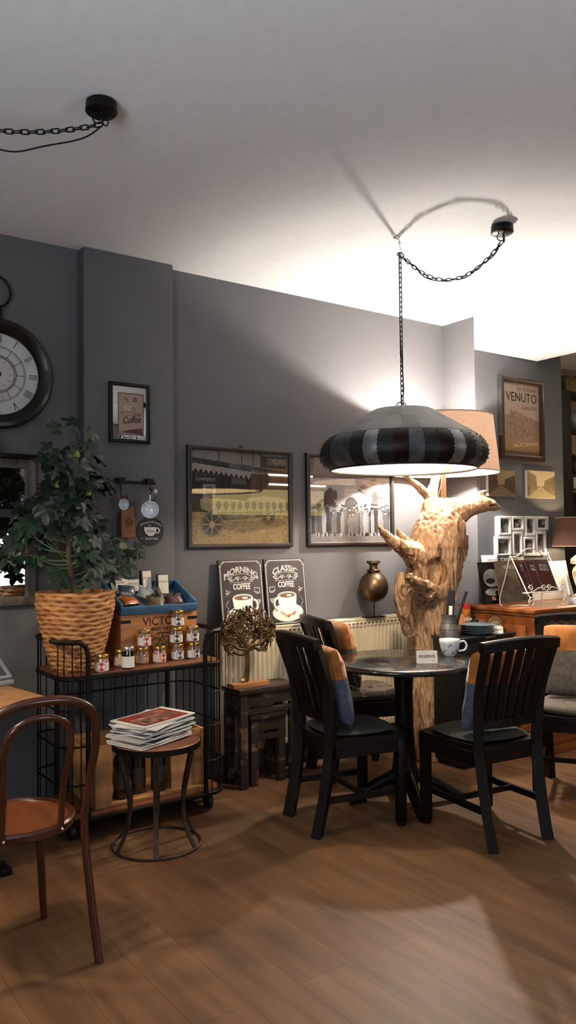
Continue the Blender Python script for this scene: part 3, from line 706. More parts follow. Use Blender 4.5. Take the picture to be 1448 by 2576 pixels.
for i in range(70):
    x = r.random(); h = .30+.1*r.random(); g = int(25+r.random()*75); col = '%02x%02x%02x' % (g, g, g)
    if i > 45: h -= .03; g = min(150, g+45); col = '%02x%02x%02x' % (g, g-2, g-4)
    c.poly([(x-.02, .1), (x+.02, .1), (x+.025, h-.02), (x+.012, h+.035), (x-.012, h+.035), (x-.025, h-.02)], col); c.ell(x, h+.055, .013, .02, '8a8683'); c.ell(x, h+.068, .014, .012, '%02x%02x%02x' % (g//2, g//2, g//2))
    c.line(x-.008, .07, x-.008, .11, .004, 'a09a96'); c.line(x+.008, .07, x+.008, .11, .004, '1c1a1a')
c.noise(.06); c.noise(.05, 4)
framed('framed_picture', 'framed black and white photograph of a crowd before an old propeller aeroplane', 'picture', 3.128, 3.900, 1.373, 1.99, YW-.001, c)
# VENUTO poster and postcards on the pillar
c = Canvas(90, 160, 'b9a08e')
c.rect(0, 0, 1, .5, 'a88b72'); c.poly([(0, .52), (.2, .57), (.35, .62), (.6, .56), (1, .5), (1, .2), (0, .2)], '9c7f66')
for x, h in ((.24, .66), (.30, .63), (.8, .49)): c.poly([(x-.025, .5), (x+.025, .5), (x+.02, h-.06), (x, h), (x-.02, h-.06)], '85695a')
for i in range(260):
    x, y = r.random(), .22+.3*r.random(); c.rect(x, y, x+.03, y+.012+.02*r.random(), ['8a6d57', 'b59a80', '75584a'][i % 3], .6)
c.poly([(0, .25), (.3, .2), (.6, .12), (1, .2), (1, 0), (0, 0)], 'a07c50'); c.line(.3, .13, .95, .18, .02, 'c9ab7c')
for x in (.42, .52, .6, .72, .8): c.ell(x, .15, .022, .012, '5d4430')
c.rect(0, 0, 1, .06, '6a4d36'); c.noise(.06)
b_ = at(1250, 945, y=YP), at(1362, 1163, y=YP)
vp = framed('framed_poster', 'brown framed poster reading VENUTO on the pillar', 'poster', 4.695, 5.205, 2.0, 2.625, YP-.001, c, .038, .5, True, mat('red_brown_frame', '3a2218', '2c1912', 10, .4), .035)
b = new(); text(b, 'VENUTO', .098, T(.008, -.010, .165) @ UP, ext=.0001, sx=.92); obj('lettering', b, INK, vp)
b = new(); text(b, 'Jan Antonin', .05, T(.07, -.010, .235) @ UP, ext=.0001); text(b, 'a jeho dilo', .042, T(.09, -.010, .095) @ UP, ext=.0001); obj('small_lettering', b, mat('tan_lettering', '8f7464', '826858', 9, .6), vp)
b = new(); box(b, -.262, -.256, -.04, -.002, -.14, .315); obj('chrome_edge', b, CHROME, vp)
def street(s, a, bld, road):
    c = Canvas(70, 60, a); c.poly([(0, 1), (.32, .8), (.36, .3), (0, .05)], bld); c.poly([(1, .85), (.62, .65), (.58, .3), (1, .08)], bld); c.poly([(.36, .35), (.58, .35), (1, .05), (.9, 0), (.05, 0), (0, .05)], road)
    for (xa, xb, ya, yb, d) in ((0, .34, .18, .9, 1), (.6, 1, .2, .78, -1)):
        for i in range(7):
            for j in range(5):
                u = (i+.3)/7; v = (j+.25)/5; k = (1-.45*u) if d > 0 else (.55+.45*u); xx = xa+(xb-xa)*u; yy = .3+(yb-.3)*(v*k)
                c.rect(xx, yy, xx+.022*k, yy+.075*k, s, .85)
    c.rect(0, .1, .1, .38, s, .7); c.ell(.05, .38, .05, .06, s, .7)
    for x in (.36, .42, .47, .52, .56): c.rect(x, .36, x+.035, .36+.08+.1*abs(x-.46), bld)
    for x in (.3, .44, .5, .66): c.rect(x, .26, x+.012, .33, s)
    c.noise(.1); return c
for (x0, x1, z0, z1, cc, lb) in ((4.545, 4.845, 1.722, 1.915, street('3c2f20', '8c7450', '4a3a28', '6b5840'), 'sepia postcard of an old street behind the fabric shade, on the pillar'), (4.988, 5.325, 1.715, 1.927, street('5c4a30', 'c9b48a', '8d7650', 'a8946c'), 'sepia street postcard with tall houses at the pillar edge')):
    t = thing('postcard', lb, 'postcard', ((x0+x1)/2, YP-.001, (z0+z1)/2), 0, 'street postcards on the pillar'); W, H = x1-x0, z1-z0
    b = new(); box(b, -W/2, W/2, -.022, 0, -H/2, H/2); obj('board', b, PAPER, t); print_part('print', cc, W, H, t, (0, -.0225, 0), .6)
# coffee mirror on the chimney breast
t = thing('advertising_mirror', 'small black framed mirror with a printed Coffee picture', 'mirror', (1.849, YB-.001, 2.134)); W, H = .243, .335
obj('frame', frame_bm(W, H, .018, .022, -.022, .003), BLACKM, t)
b = new(); box(b, -W/2+.015, W/2-.015, -.008, -.002, -H/2+.015, H/2-.015); obj('mirror_pane', b, mat('mirror_silver', 'e8e6e2', 'e4e2de', 1, .02, 1), t)
c = Canvas(70, 106, '8a7468'); c.rect(0, 0, 1, 1, '2e1f1b'); c.rect(.03, .02, .97, .98, '8f7a6e'); c.poly([(.08, .06), (.94, .02), (.94, .18), (.5, .13)], '4a1512')
c.ell(.66, .85, .09, .055, '4c3a33'); c.ell(.66, .85, .06, .035, '6e5a50'); c.line(.22, .88, .4, .82, .012, '4a3a32'); c.line(.4, .82, .36, .78, .01, '4a3a32')
c.poly([(.18, .68), (.6, .71), (.52, .56), (.44, .52), (.34, .52), (.24, .57)], 'a08a7c'); c.poly([(.24, .57), (.52, .56), (.44, .52), (.34, .52)], '9a5a34'); c.ring(.58, .62, .09, .05, .3, '5a463c'); c.ring(.4, .52, .3, .05, .2, '5a463c'); c.ell(.8, .5, .1, .05, '8c4a22'); c.noise(.05)
print_part('printed_picture', c, .155, .235, t, (.008, -.009, -.005), .5)
b = new(); text(b, 'Coffee', .056, T(.01, -.0105, -.038) @ RY(-.12) @ UP, ext=.0002, shear=.35, bold=.001, sx=.74); obj('lettering', b, mat('dark_brown_ink', '3c1c18', '301512', 9, .5), t)
b = new(); box(b, -.06, .045, -.0095, -.0085, -.149, -.127); obj('strip', b, INK, t)
b = new(); text(b, '0010TA', .024, T(-.008, -.010, -.138) @ UP, ext=.0001, bold=.0008, sx=-1.2); obj('strip_lettering', b, PAPER, t, recalc=False)
# rack with hooks, cups, coffee bag, round sign
t = thing('wall_rack', 'black metal rail with hooks on the chimney breast beside the fig leaves', 'rack', (1.75, YB, 1.746))
b = new(); box(b, -.22, .235, -.05, -.038, -.012, .006, .002); obj('rail', b, BLACKM, t)
for x in (-.15, .03, .2):
    b = new(); box(b, x-.018, x+.018, -.062, 0, -.01, .022, .003); obj('bracket', b, BLACKM, t)
for x, L in ((.028, .085), (.207, .09)):
    b = new(); tube(b, spline([(x, -.045, -.01), (x, -.047, -L*.6), (x+.001, -.05, -L), (x+.006, -.075, -L-.012), (x+.008, -.09, -L+.01)], 5), .0028, 6)
    obj('hook', b, BLACKM, t)
b = new(); tube(b, [(.213, -.02, -.03), (.222, -.07, -.055)], .004, 6); obj('peg', b, BLACKM, t)
b = new(); ball(b, (.222, -.075, -.052), .0135, 12); obj('peg_knob', b, mat('ivory_ball', 'c9c2b4', 'bdb5a6', 9, .4), t)
def cup(name, label, M4, R, Hh, outer, inner, group=None):
    """tea cup, axis +z is the opening; M4 places it"""
    t = thing(name, label, 'cup', M4.translation, M4.to_euler(), group)
    b = new(); lathe(b, [(0, 0), (R*.5, 0), (R*.52, .004), (R*.62, .008), (R*.85, Hh*.4), (R*.98, Hh*.8), (R, Hh), (R-.0015, Hh+.001)], 40); obj('cup_body', b, outer, t, smooth=60)
    b = new(); lathe(b, [(R-.0015, Hh+.001), (R-.004, Hh), (R*.93, Hh*.8), (R*.8, Hh*.42), (R*.55, .014), (0, .012)], 40); obj('cup_inside', b, inner, t, smooth=60)
    b = new(); tube(b, spline([(R*.97, 0, Hh*.82), (R*1.35, 0, Hh*.9), (R*1.62, 0, Hh*.66), (R*1.42, 0, Hh*.36), (R*.86, 0, Hh*.3)], 5), [.0042]*21, 8, flat=1.3); obj('handle', b, outer, t)
    return t
PORC = mat('white_porcelain', 'e6e8ea', 'dfe2e5', 4, .12, coat=.4); DKRED = mat('dark_red_glaze', '2a0f0d', '3c1210', 9, .15, coat=.4)
def hang(px, py, y, rz, tilt, s):   # opening turned towards the viewer's left, handle up
    p = at(px, py, y=y)
    ax = Vector((-math.sin(rz)*math.cos(tilt), -math.cos(rz)*math.cos(tilt), -math.sin(tilt))); u = Vector((0, 0, 1)); u = (u-ax*u.dot(ax)).normalized(); v = ax.cross(u)
    return Matrix((u, v, ax)).transposed().to_4x4(), p
for nm, lb, px, py, y, R, Hh, rz, o_, i_ in (('espresso_cup', 'small dark red espresso cup hanging from the rail', 318, 1268, 4.02, .033, .052, .95, DKRED, PORC), ('tea_cup', 'large white cup hanging from the end of the rail', 378, 1281, 4.02, .048, .06, .5, PORC, PORC)):
    M3, p = hang(px, py, y, rz, .12, 1); ax = M3.col[2].to_3d(); cup(nm, lb, T(*(p-ax*Hh*.5)) @ M3, R, Hh, o_, i_)
t = thing('coffee_bag', 'brown paper coffee bag hanging below the espresso cup', 'bag', (1.822, YB-.03, 1.437))
KRAFT = mat('kraft_paper', '8a5a38', '7d4f30', 12, .7, bump=.1)
b = new(); pts = [(-.04, -.02), (.04, -.02), (.044, 0), (.04, .022), (-.04, .022), (-.044, 0)]
A = [[b.verts.new((x*k, y*d_, z)) for x, y in pts] for z, k, d_ in ((0, .95, .8), (.006, 1, 1), (.10, 1, 1), (.15, .9, .6), (.172, .86, .15))]
for p, q in zip(A, A[1:]):
    for i in range(6): b.faces.new((p[i], p[(i+1) % 6], q[(i+1) % 6], q[i]))
b.faces.new(A[0][::-1]); b.faces.new(A[-1]); obj('paper_bag', b, KRAFT, t, smooth=30)
b = new(); KR2 = mat('brown_print', '4a241a', '3f1e16', 9, .7)
for r_ in (.024, .017, .013): torus(b, (.002, -.0205, .083), r_, .0009, RX(PI/2), 28, 4)
ball(b, (.002, -.0205, .083), .006, 8, .8); text(b, 'coffee', .010, T(.002, -.0208, .035) @ UP); obj('printed_emblem', b, KR2, t)
t = thing('round_sign', 'round black sign with a white painted cup reading CAFE', 'sign', (1.975, YB-.003, 1.475))
b = new(); lathe(b, [(0, -.006), (.08, -.006), (.082, -.003), (.082, .003), (0, .003)], 48, RX(PI/2)); obj('disc', b, mat('black_slate', '101010', '0b0b0b', 9, .6), t)
b = new(); F = T(0, -.0066, 0) @ UP
flat(b, [(-.042, .022), (.032, .022), (.034, .01), (.028, -.012), (.012, -.028), (-.012, -.028), (-.032, -.014), (-.041, .008)], F, 0)
torus(b, (.038, -.0066, .003), .014, .003, RX(PI/2), 20, 4)
text(b, 'CAFE', .018, F @ T(-.004, -.002, .0006), 1, bold=.0002)
text(b, 'SOUTHY BARE', .0165, F @ T(.004, -.044, 0), 0, sx=.75); tube(b, [(-.06, -.0068, -.044), (-.05, -.0068, -.043)], .001, 4)
text(b, 'Zivot je prilis kratky', .019, F @ T(0, .052, 0), 0, warp=5, shear=.2, sx=.85)
for k in range(3): tube(b, [(-.012+.006*k, -.0068, .026), (-.012+.006*k, -.0068, .034)], .0009, 4)
obj('painted_cup', b, [CHW, INK], t)
# ---------------------------------------------------------------- clock, mirror, pots at the left
t = thing('wall_clock', 'large round black wall clock with roman numerals, cut by the left edge', 'clock', (1.147, YW-.002, 2.29))
RC = .287
b = new(); lathe(b, [(RC-.075, -.001), (RC-.075, .02), (RC-.066, .03), (RC-.03, .05), (RC-.012, .046), (RC, .03), (RC, 0)], 80, RX(PI/2)); obj('rim', b, mat('black_lacquer', '0a0a0c', '070708', 6, .3, coat=.2), t)
b = new(); lathe(b, [(0, .012), (RC-.07, .012), (RC-.07, .004), (0, .004)], 64, RX(PI/2)); obj('dial', b, mat('aged_white_dial', 'cfd0d0', 'b9babb', 9, .6), t)
b = new(); F = T(0, -.0125, 0) @ UP
NUM = ['XII', 'I', 'II', 'III', 'IIII', 'V', 'VI', 'VII', 'VIII', 'IX', 'X', 'XI']
for k, s in enumerate(NUM):
    a = -k*PI/6
    text(b, s, .062, F @ RZ(a) @ T(0, .182, 0), 0, sx=.62, ext=.0003)
for r_, w_ in ((.145, .0011), (.138, .0008), (.098, .0012), (.088, .0012), (.213, .001)): torus(b, (0, -.0125, 0), r_, w_, RX(PI/2), 64, 4)
for k in range(60):
    a = k*PI/30; tube(b, [(.088*math.cos(a), -.0128, .088*math.sin(a)), (.098*math.cos(a), -.0128, .098*math.sin(a))], .0012, 4)
for k in range(12):
    a = k*PI/6; tube(b, [(.10*math.cos(a), -.0128, .10*math.sin(a)), (.138*math.cos(a), -.0128, .138*math.sin(a))], .0012, 4)
    text(b, str(12+(k or 12)), .018, F @ T(.068*math.sin(a), .068*math.cos(a), 0), 1, ext=.0002)
obj('numerals', b, [INK, mat('grey_ink', '8a8a88', '7c7c7a', 8, .7)], t)
b = new(); lathe(b, [(0, .02), (.012, .02), (.012, .012), (0, .012)], 20, RX(PI/2)); obj('hub', b, BLACKM, t)
for nm, a, L, w in (('hour_hand', 1.15, .10, .007), ('minute_hand', 1.95, .165, .005)):
    b = new(); prism(b, [(-w, -.02), (w, -.02), (w*.6, L*.7), (0, L), (-w*.6, L*.7)], .014, .0155, UP @ RZ(a)); obj(nm, b, INK, t)
b = new(); torus(b, (-.02, -.02, .425), .085, .0065, RX(PI/2), 48, 8); obj('bow_ring', b, BLACKM, t)
b = new(); box(b, -.055, .02, -.04, 0, RC-.005, .355, .008); obj('crown', b, BLACKM, t)
t = thing('window_mirror', 'weathered wooden window frame mirror on the wall behind the fig tree', 'mirror', (.98, YW-.002, 1.094))
WW, HH = .36, .757; OLDW = mat('weathered_grey_wood', '6d645c', '4a423c', 8, .75, stretch=(3, 3, .6), bump=.25)
ob = frame_bm(.72, HH, .045, .04, -.04, .006); bmesh.ops.translate(ob, vec=(0, 0, HH/2), verts=ob.verts); obj('frame', ob, OLDW, t)
b = new(); box(b, -.32, .32, -.034, -.004, .455, .495, .003); obj('crossbar', b, mat('blue_grey_paint', '3c4250', '2e333e', 9, .6), t)
MIR = mat('mirror_glass', 'dfe2e2', 'dadddd', 1, .015, 1)
b = new(); box(b, -.33, .33, -.012, -.006, .03, .46); obj('lower_pane', b, MIR, t)
b = new(); box(b, -.33, .33, -.012, -.006, .49, .73); obj('upper_pane', b, MIR, t)
t = thing('wall_shelf', 'narrow dark ledge over the window mirror at the left edge', 'shelf', (.98, YW-.002, 1.853))
b = new(); box(b, -.37, .345, -.125, 0, 0, .016, .002); obj('board', b, DARKWOOD, t)
pot_on_stand('water_pot', 'small round brass pot on the ledge under the clock', 1.107, 4.125, 1.87, .3, False)
# ---------------------------------------------------------------- bench and nested bench, tree sculpture
DIST = mat('distressed_dark_paint', '2a1d15', '7a6450', 9, .6, stretch=(.6, 1.5, 1.5), bump=.2, lo=.34, hi=.45)
def bench(x0, x1, y0, y1, h, lb, m):
    t = thing('nesting_bench', lb, 'bench', ((x0+x1)/2, (y0+y1)/2, 0)); w, d = (x1-x0)/2, (y1-y0)/2
    b = new(); box(b, -w, w, -d, d, h-.028, h, .004); obj('bench_top', b, m, t)
    b = new()
    for s in (-1, 1): box(b, -w+.03, w-.03, s*(d-.024)-.009, s*(d-.024)+.009, h-.10, h-.028); box(b, s*(w-.04)-.009, s*(w-.04)+.009, -d+.02, d-.02, h-.10, h-.028)
    box(b, -w+.03, w-.03, -d+.012, -d+.03, h-.15, h-.12); obj('apron', b, m, t)
    for sx in (-1, 1):
        for sy in (-1, 1): b = new(); box(b, sx*(w-.035)-.024, sx*(w-.035)+.024, sy*(d-.03)-.02, sy*(d-.03)+.02, 0, h-.028, .004); obj('leg', b, m, t)
bench(2.40, 2.82, 3.86, 4.07, .565, 'distressed dark wooden bench below the signs, carrying the metal tree', DIST)
bench(2.48, 2.74, 3.875, 4.05, .41, 'lower distressed bench tucked under the bench with the metal tree', DIST)
t = thing('tree_sculpture', 'gold-brown metal tree sculpture on a wooden block on the bench', 'sculpture', (2.51, 3.945, .5655))
b = new(); box(b, -.122, .122, -.04, .04, 0, .026, .002); obj('base_block', b, wood('pale_wood_block', 'b07c50', '96653e'), t)
GOLDM = mat('antique_gold_metal', '7a6645', '56452c', 14, .42, .8, bump=.05)
b = new(); tube(b, spline([(-.03, 0, .026), (-.012, 0, .06), (-.004, 0, .14), (-.006, 0, .2), (-.01, 0, .24)], 5), [.034, .03, .026, .023, .021, .02, .019, .018, .018, .017, .017, .017, .017, .017, .017, .017, .017, .018, .019, .02, .02], 10, flat=.5, up=(0, 1, 0)); obj('trunk', b, GOLDM, t)
rt_ = random.Random(5); b = new()
def twig(p, a, L, r, dep):
    q = p+Vector((math.cos(a)*L, rt_.uniform(-.006, .006), math.sin(a)*L)); m = (p+q)/2+Vector((rt_.uniform(-.2, .2)*L, 0, rt_.uniform(-.2, .2)*L))
    e = ((q.x+.0)/.185)**2+((q.z-.31)/.155)**2
    if e > 1.1 or q.z < .17: return
    tube(b, spline([p, m, q], 3), r, 5)
    if dep == 0: return
    for k in range(3 if dep > 2 else 2): twig(q, a+rt_.uniform(-1.0, 1.0)+(k-.5)*.7, L*rt_.uniform(.6, .85), max(.0034, r*.8), dep-1)
for a, l in ((-.05, .09), (.3, .09), (.7, .085), (1.1, .085), (1.5, .085), (1.95, .085), (2.4, .085), (2.8, .09), (3.15, .09)): twig(Vector((-.01, rt_.uniform(-.005, .005), .205+.02*math.sin(a))), a, l, .0095, 5)
obj('branches', b, GOLDM, t)
# ---------------------------------------------------------------- trolley
CX0, CX1, CY0, CY1 = 1.30, 2.185, 3.655, 4.09
t = thing('serving_trolley', 'vintage iron and wood trolley carrying the fig basket, crate and jars', 'trolley', ((CX0+CX1)/2, (CY0+CY1)/2, 0))
cw, cd = (CX1-CX0)/2, (CY1-CY0)/2
RUST = mat('dark_iron', '1c1512', '120e0d', 20, .5, .7, bump=.08)
TRW = wood('trolley_wood', '7d4a2c', '4a2a1a', .45, 6, (.3, 3, 3), bump=.15)
def shelf_outline(r=.09, n=7, ins=0):
    o = []
    for cx, cy, a0 in ((cw-r, cd-r, 0), (-cw+r, cd-r, PI/2), (-cw+r, -cd+r, PI), (cw-r, -cd+r, 1.5*PI)):
        for i in range(n+1): o.append((cx+(r-ins)*math.cos(a0+PI/2*i/n), cy+(r-ins)*math.sin(a0+PI/2*i/n)))
    return o
ZT, ZL = .787, .118
for nm, z in (('top_shelf', ZT), ('lower_shelf', ZL)):
    b = new(); prism(b, shelf_outline(ins=.008), z-.028, z); obj(nm, b, TRW, t)
    b = new(); o_ = shelf_outline(); tube(b, [(x, y, z-.016) for x, y in o_], .012, 6, closed=True); obj('shelf_rim', b, RUST, t)
px_ = cw-.125      # posts
for s in (-1, 1):
    half = [(x, y) for x, y in shelf_outline() if s*x > px_-.02]
    half = sorted(half, key=lambda p: math.atan2(p[1], s*p[0]-px_+.05))
    u = [(s*px_, -cd+.0)]+half+[(s*px_, cd)]
    b = new(); hz = ZT+.155
    path = [(s*px_, -cd, .10), (s*px_, -cd, .5), (s*px_, -cd, ZT+.09), (s*(px_+.012), -cd, ZT+.135), (s*(px_+.045), -cd, hz)]+[(x, y, hz) for x, y in half if abs(x) > px_+.05]+[(s*(px_+.045), cd, hz), (s*(px_+.012), cd, ZT+.135), (s*px_, cd, ZT+.09), (s*px_, cd, .5), (s*px_, cd, .10)]
    tube(b, path, .0125, 8); obj('end_hoop', b, RUST, t)
    for z in (.62, .45, .27):
        b = new(); tube(b, [(x, y, z) for x, y in u], .005, 6); obj('middle_ring', b, RUST, t)
    for (x, y) in [p for i, p in enumerate(u[1:-1]) if i % 2 == 0]:
        b = new(); tube(b, [(x, y, ZL-.01), (x, y, hz)], .0032, 6); obj('rod', b, RUST, t)
for i in range(9):
    x = -px_+.06+i*(2*px_-.12)/8; b = new(); tube(b, [(x, cd-.004, ZL), (x, cd-.004, ZT-.03)], .0028, 6); obj('back_rod', b, RUST, t)
b = new(); tube(b, [(-px_, cd-.004, .62), (px_, cd-.004, .62)], .004, 6); obj('back_bar', b, RUST, t)
for sx in (-1, 1):
    for sy in (-1, 1):
        b = new(); lathe(b, [(0, -.014), (.035, -.014), (.041, -.008), (.041, .008), (.035, .014), (0, .014)], 24, T(sx*(cw-.07), sy*(cd-.08), .0412) @ RY(PI/2)); wl = obj('caster_wheel', b, mat('black_rubber', '111111', '0b0b0b', 9, .6), t)
        b = new(); box(b, sx*(cw-.07)-.02, sx*(cw-.07)+.02, sy*(cd-.08)-.018, sy*(cd-.08)+.018, .055, .09, .003); obj('caster_fork', b, RUST, wl)
# ---------------------------------------------------------------- fig tree in its basket
bx, by, bz = 1.44, 3.86, ZT+.0005
t = thing('potted_fig_tree', 'fig tree with dark lobed leaves in a woven honey-coloured basket', 'plant', (bx, by, bz))
b = new(); BH = .385
def weave_r(z, th):
    f = z/BH; base_r = .112+.082*min(1, f*1.25)**.8
    rows = 17; k = round(f*rows+.25*math.sin(th*3)); ph = f*rows+.25*math.sin(th*3)-k
    return base_r-.014*math.exp(-(ph/.2)**2)*max(0, math.cos(th*15+(k % 2)*PI+1.1*math.sin(k*5.1)))**.6-.003*math.exp(-(ph/.14)**2)+.002*math.sin(th*11+k*2.3)
nz, nth = 120, 144; rings = []
for j in range(nz+1):
    z = BH*j/nz; rings.append([b.verts.new((weave_r(z, 2*PI*i/nth)*math.cos(2*PI*i/nth), weave_r(z, 2*PI*i/nth)*math.sin(2*PI*i/nth), z)) for i in range(nth)])
inn = [b.verts.new((.178*math.cos(2*PI*i/nth), .178*math.sin(2*PI*i/nth), BH)) for i in range(nth)]; in2 = [b.verts.new((.165*math.cos(2*PI*i/nth), .165*math.sin(2*PI*i/nth), BH-.06)) for i in range(nth)]
for A, B in zip(rings+[inn], rings[1:]+[inn, in2]):
    for i in range(nth): b.faces.new((A[i], A[(i+1) % nth], B[(i+1) % nth], B[i]))
b.faces.new(rings[0][::-1])
obj('basket', b, mat('honey_wicker', 'b9834e', '8f5c32', 9, .6, stretch=(1, 1, 4), bump=.15), t, smooth=70)
b = new(); lathe(b, [(0, BH-.045), (.168, BH-.05)], 32); obj('soil', b, mat('soil', '1d140e', '120c08', 30, .95, bump=.4), t)
B0 = Vector((bx, by, bz)); rf = random.Random(11)
def LP(px, py, dy=0): return at(px, py, y=by+dy)-B0
trunk = spline([(0, 0, BH-.05), LP(178, 1440), LP(172, 1380, -.02), LP(178, 1300, .01), LP(190, 1220, 0), LP(196, 1140, 0), LP(200, 1085, 0)], 6)
b = new(); tube(b, trunk, [.016-.011*i/(len(trunk)-1) for i in range(len(trunk))], 10); obj('trunk', b, mat('fig_bark', '5f4c3a', '463629', 14, .85, bump=.3), t)
LEAFM = mat('fig_leaf', '17301b', '0e1f10', 6, .45); STEMM = mat('leaf_stalk', '5f7a4c', '4c6640', 9, .5)
def leaf_outline(n=46):
    o = []
    for i in range(n+1):
        a = -2.55+5.1*i/n      # angle from tip
        r = .5
        for c, L, w in ((0, .62, .42), (.95, .5, .40), (-.95, .5, .40), (1.85, .3, .4), (-1.85, .3, .4)):
            r = max(r, .36+L*math.exp(-((a-c)/w)**2*1.0)*.95)
        if abs(a) > 2.2: r *= 1-.5*(abs(a)-2.2)/.35
        o.append((r*math.sin(a), r*math.cos(a)))
    return o
OUT = leaf_outline()
leaf_bm, stalk_bm = new(), new()
def leaf(p, nrm, tip, s, src):
    n = nrm.normalized(); tp = (tip-n*tip.dot(n)).normalized(); sd = tp.cross(n)
    drop = rf.uniform(.1, .5); fold = rf.uniform(.05, .4)
    def pt(x, y): return p+(sd*x+tp*y+n*(-drop*(y*y)*.6*.5-fold*x*x+.03*math.sin(9*x+7*y)))*s
    c = leaf_bm.verts.new(pt(0, .0)); mid = []
    vs = [leaf_bm.verts.new(pt(x, y)) for x, y in OUT]; hs = [leaf_bm.verts.new(pt(x*.5, y*.5)) for x, y in OUT]
    for i in range(len(vs)-1):
        leaf_bm.faces.new((c, hs[i], hs[i+1])); leaf_bm.faces.new((hs[i], vs[i], vs[i+1], hs[i+1]))
    m = (p+src)/2+Vector((0, 0, .02)); tube(stalk_bm, spline([src, m, p], 4), .0016, 4)
CL = [(196, 1077, 2, 0), (226, 1098, 2, -.05), (160, 1098, 2, .03), (142, 1140, 4, -.05), (180, 1130, 2, .05), (235, 1150, 4, .0), (200, 1165, 3, -.1), (133, 1192, 4, 0), (168, 1190, 4, -.1), (225, 1200, 4, .05), (262, 1210, 4, .08), (190, 1225, 4, -.12), (150, 1230, 4, -.05), (105, 1250, 5, 0), (130, 1275, 4, -.1), (175, 1270, 5, -.12), (212, 1275, 5, -.05), (225, 1240, 3, .05), (85, 1290, 5, .05), (60, 1308, 4, 0), (115, 1310, 4, -.05), (195, 1315, 4, -.1), (225, 1320, 4, .05), (32, 1352, 4, .05), (65, 1345, 4, -.03), (100, 1350, 3, .1), (40, 1405, 5, .03), (20, 1385, 3, .06), (70, 1400, 3, 0), (210, 1365, 4, -.1), (230, 1385, 4, -.1), (258, 1375, 4, -.03), (295, 1380, 4, .02), (335, 1392, 4, .06), (318, 1410, 3, .05), (278, 1425, 4, 0), (245, 1420, 4, -.08), (225, 1440, 3, .02), (150, 1440, 2, -.05), (205, 1400, 3, .08), (250, 1350, 2, .0), (305, 1345, 1, .0), (130, 1360, 2, .1)]
for px, py, n, dy in CL:
    c = LP(px, py, dy*1.5); k = min(range(len(trunk)), key=lambda i: (trunk[i]-c-Vector((0, 0, -.09))).length); src0 = trunk[k]
    end = c.lerp(src0, .25)
    if (end-src0).length > .08: tube(stalk_bm, spline([src0, src0.lerp(end, .5)+Vector((0, 0, -.015)), end], 4), .0035, 5)
    for q in range(n):
        p = c+Vector((rf.uniform(-.045, .045), rf.uniform(-.07, .07), rf.uniform(-.04, .04)))
        out = (c-src0); out.z *= .3; out = out.normalized() if out.length > .02 else Vector((rf.uniform(-1, 1), -1, 0))
        nrm = Vector((rf.uniform(-.7, .7), rf.uniform(-1.1, -.1), rf.uniform(.1, 1.1)))+out*.25
        tip = out*1.0+Vector((rf.uniform(-.8, .8), rf.uniform(-.5, .5), rf.uniform(-1.1, .1)))
        leaf(p, nrm, tip, rf.uniform(.06, .09), end)
obj('foliage', leaf_bm, LEAFM, t, smooth=80, recalc=False); obj('leaf_stalks', stalk_bm, STEMM, t)
for px, py in ((194, 1144), (146, 1220), (222, 1240)):
    b = new(); p = LP(px, py, -.14); lathe(b, [(0, -.018), (.012, -.012), (.015, -.002), (.010, .012), (.003, .022), (0, .024)], 12, T(*p)); obj('fig', b, mat('green_fig', '6f8a3a', '5c752f', 9, .45), t)
# ---------------------------------------------------------------- crate, blue tray and its goods
fy = 3.845
t = thing('wooden_crate', 'honey wooden crate with black lettering, behind the jars', 'crate', (1.895, fy, ZT+.0005)); W = .222; zf = 1.035-ZT
CRW = wood('honey_crate_wood', 'b5763f', '8f5526', .5, 4, (.4, 3, 6))
b = new(); box(b, -W, W, 0, .012, 0, zf, .001); obj('front_board', b, CRW, t)
for s in (-1, 1): b = new(); prism(b, [(.012, 0), (.255, 0), (.255, zf+.105), (.012, zf)], s*W-(.006 if s > 0 else -.006)-.006, s*W-(.006 if s > 0 else -.006)+.006, Matrix(((0, 0, 1, 0), (1, 0, 0, 0), (0, 1, 0, 0), (0, 0, 0, 1)))); obj('side_board', b, CRW, t)
b = new(); box(b, -W+.012, W-.012, .243, .255, 0, zf+.10); box(b, -W+.012, W-.012, .012, .243, 0, .01); obj('back_and_bottom', b, CRW, t)
b = new(); BR = mat('burnt_lettering', '2e160c', '241109', 9, .7); F = T(0, -.0006, 0) @ UP
text(b, 'VICTORS', .062, F @ T(.02, zf-.042, 0), bold=.0006, sx=.95, ext=.0003); text(b, 'MAKE THE RULES', .026, F @ T(.035, zf-.082, 0), sx=.85, bold=.0004, ext=.0003); obj('lettering', b, BR, t)
b = new()
for cx in (-.02, .085): torus(b, (cx, -.0006, .085), .034, .0016, RX(PI/2), 32, 4)
for p in ([(-.02, .085), (.015, .125), (.06, .122), (.085, .085)], [(.015, .125), (.035, .085), (.06, .122)], [(-.02, .085), (.035, .085)], [(.06, .122), (.065, .14), (.08, .142)], [(.015, .125), (.01, .137), (.024, .138)]): tube(b, [(x, -.0006, z) for x, z in p], .0018, 4)
tube(b, [(-.02, -.0006, zf-.108), (0, -.0006, zf-.102), (.05, -.0006, zf-.104), (.09, -.0006, zf-.098)], .003, 4)
obj('bicycle_drawing', b, BR, t)
for s in (-1, 1):
    b = new(); box(b, min(s*W, s*(W-.055)), max(s*W, s*(W-.055)), -.002, 0, zf-.042, zf-.026); obj('metal_strap', b, BLACKM, t)
tl = math.atan2(.125, .29)
t = thing('blue_tray', 'blue painted wooden tray tilted on top of the wooden crate', 'tray', (1.885, fy-.018, ZT+zf+.003), (tl, 0, 0))
BLUE = mat('worn_blue_paint', '38607f', '2a4a66', 14, .6, bump=.12, lo=.3, hi=.5); TH = .042; TL = .29
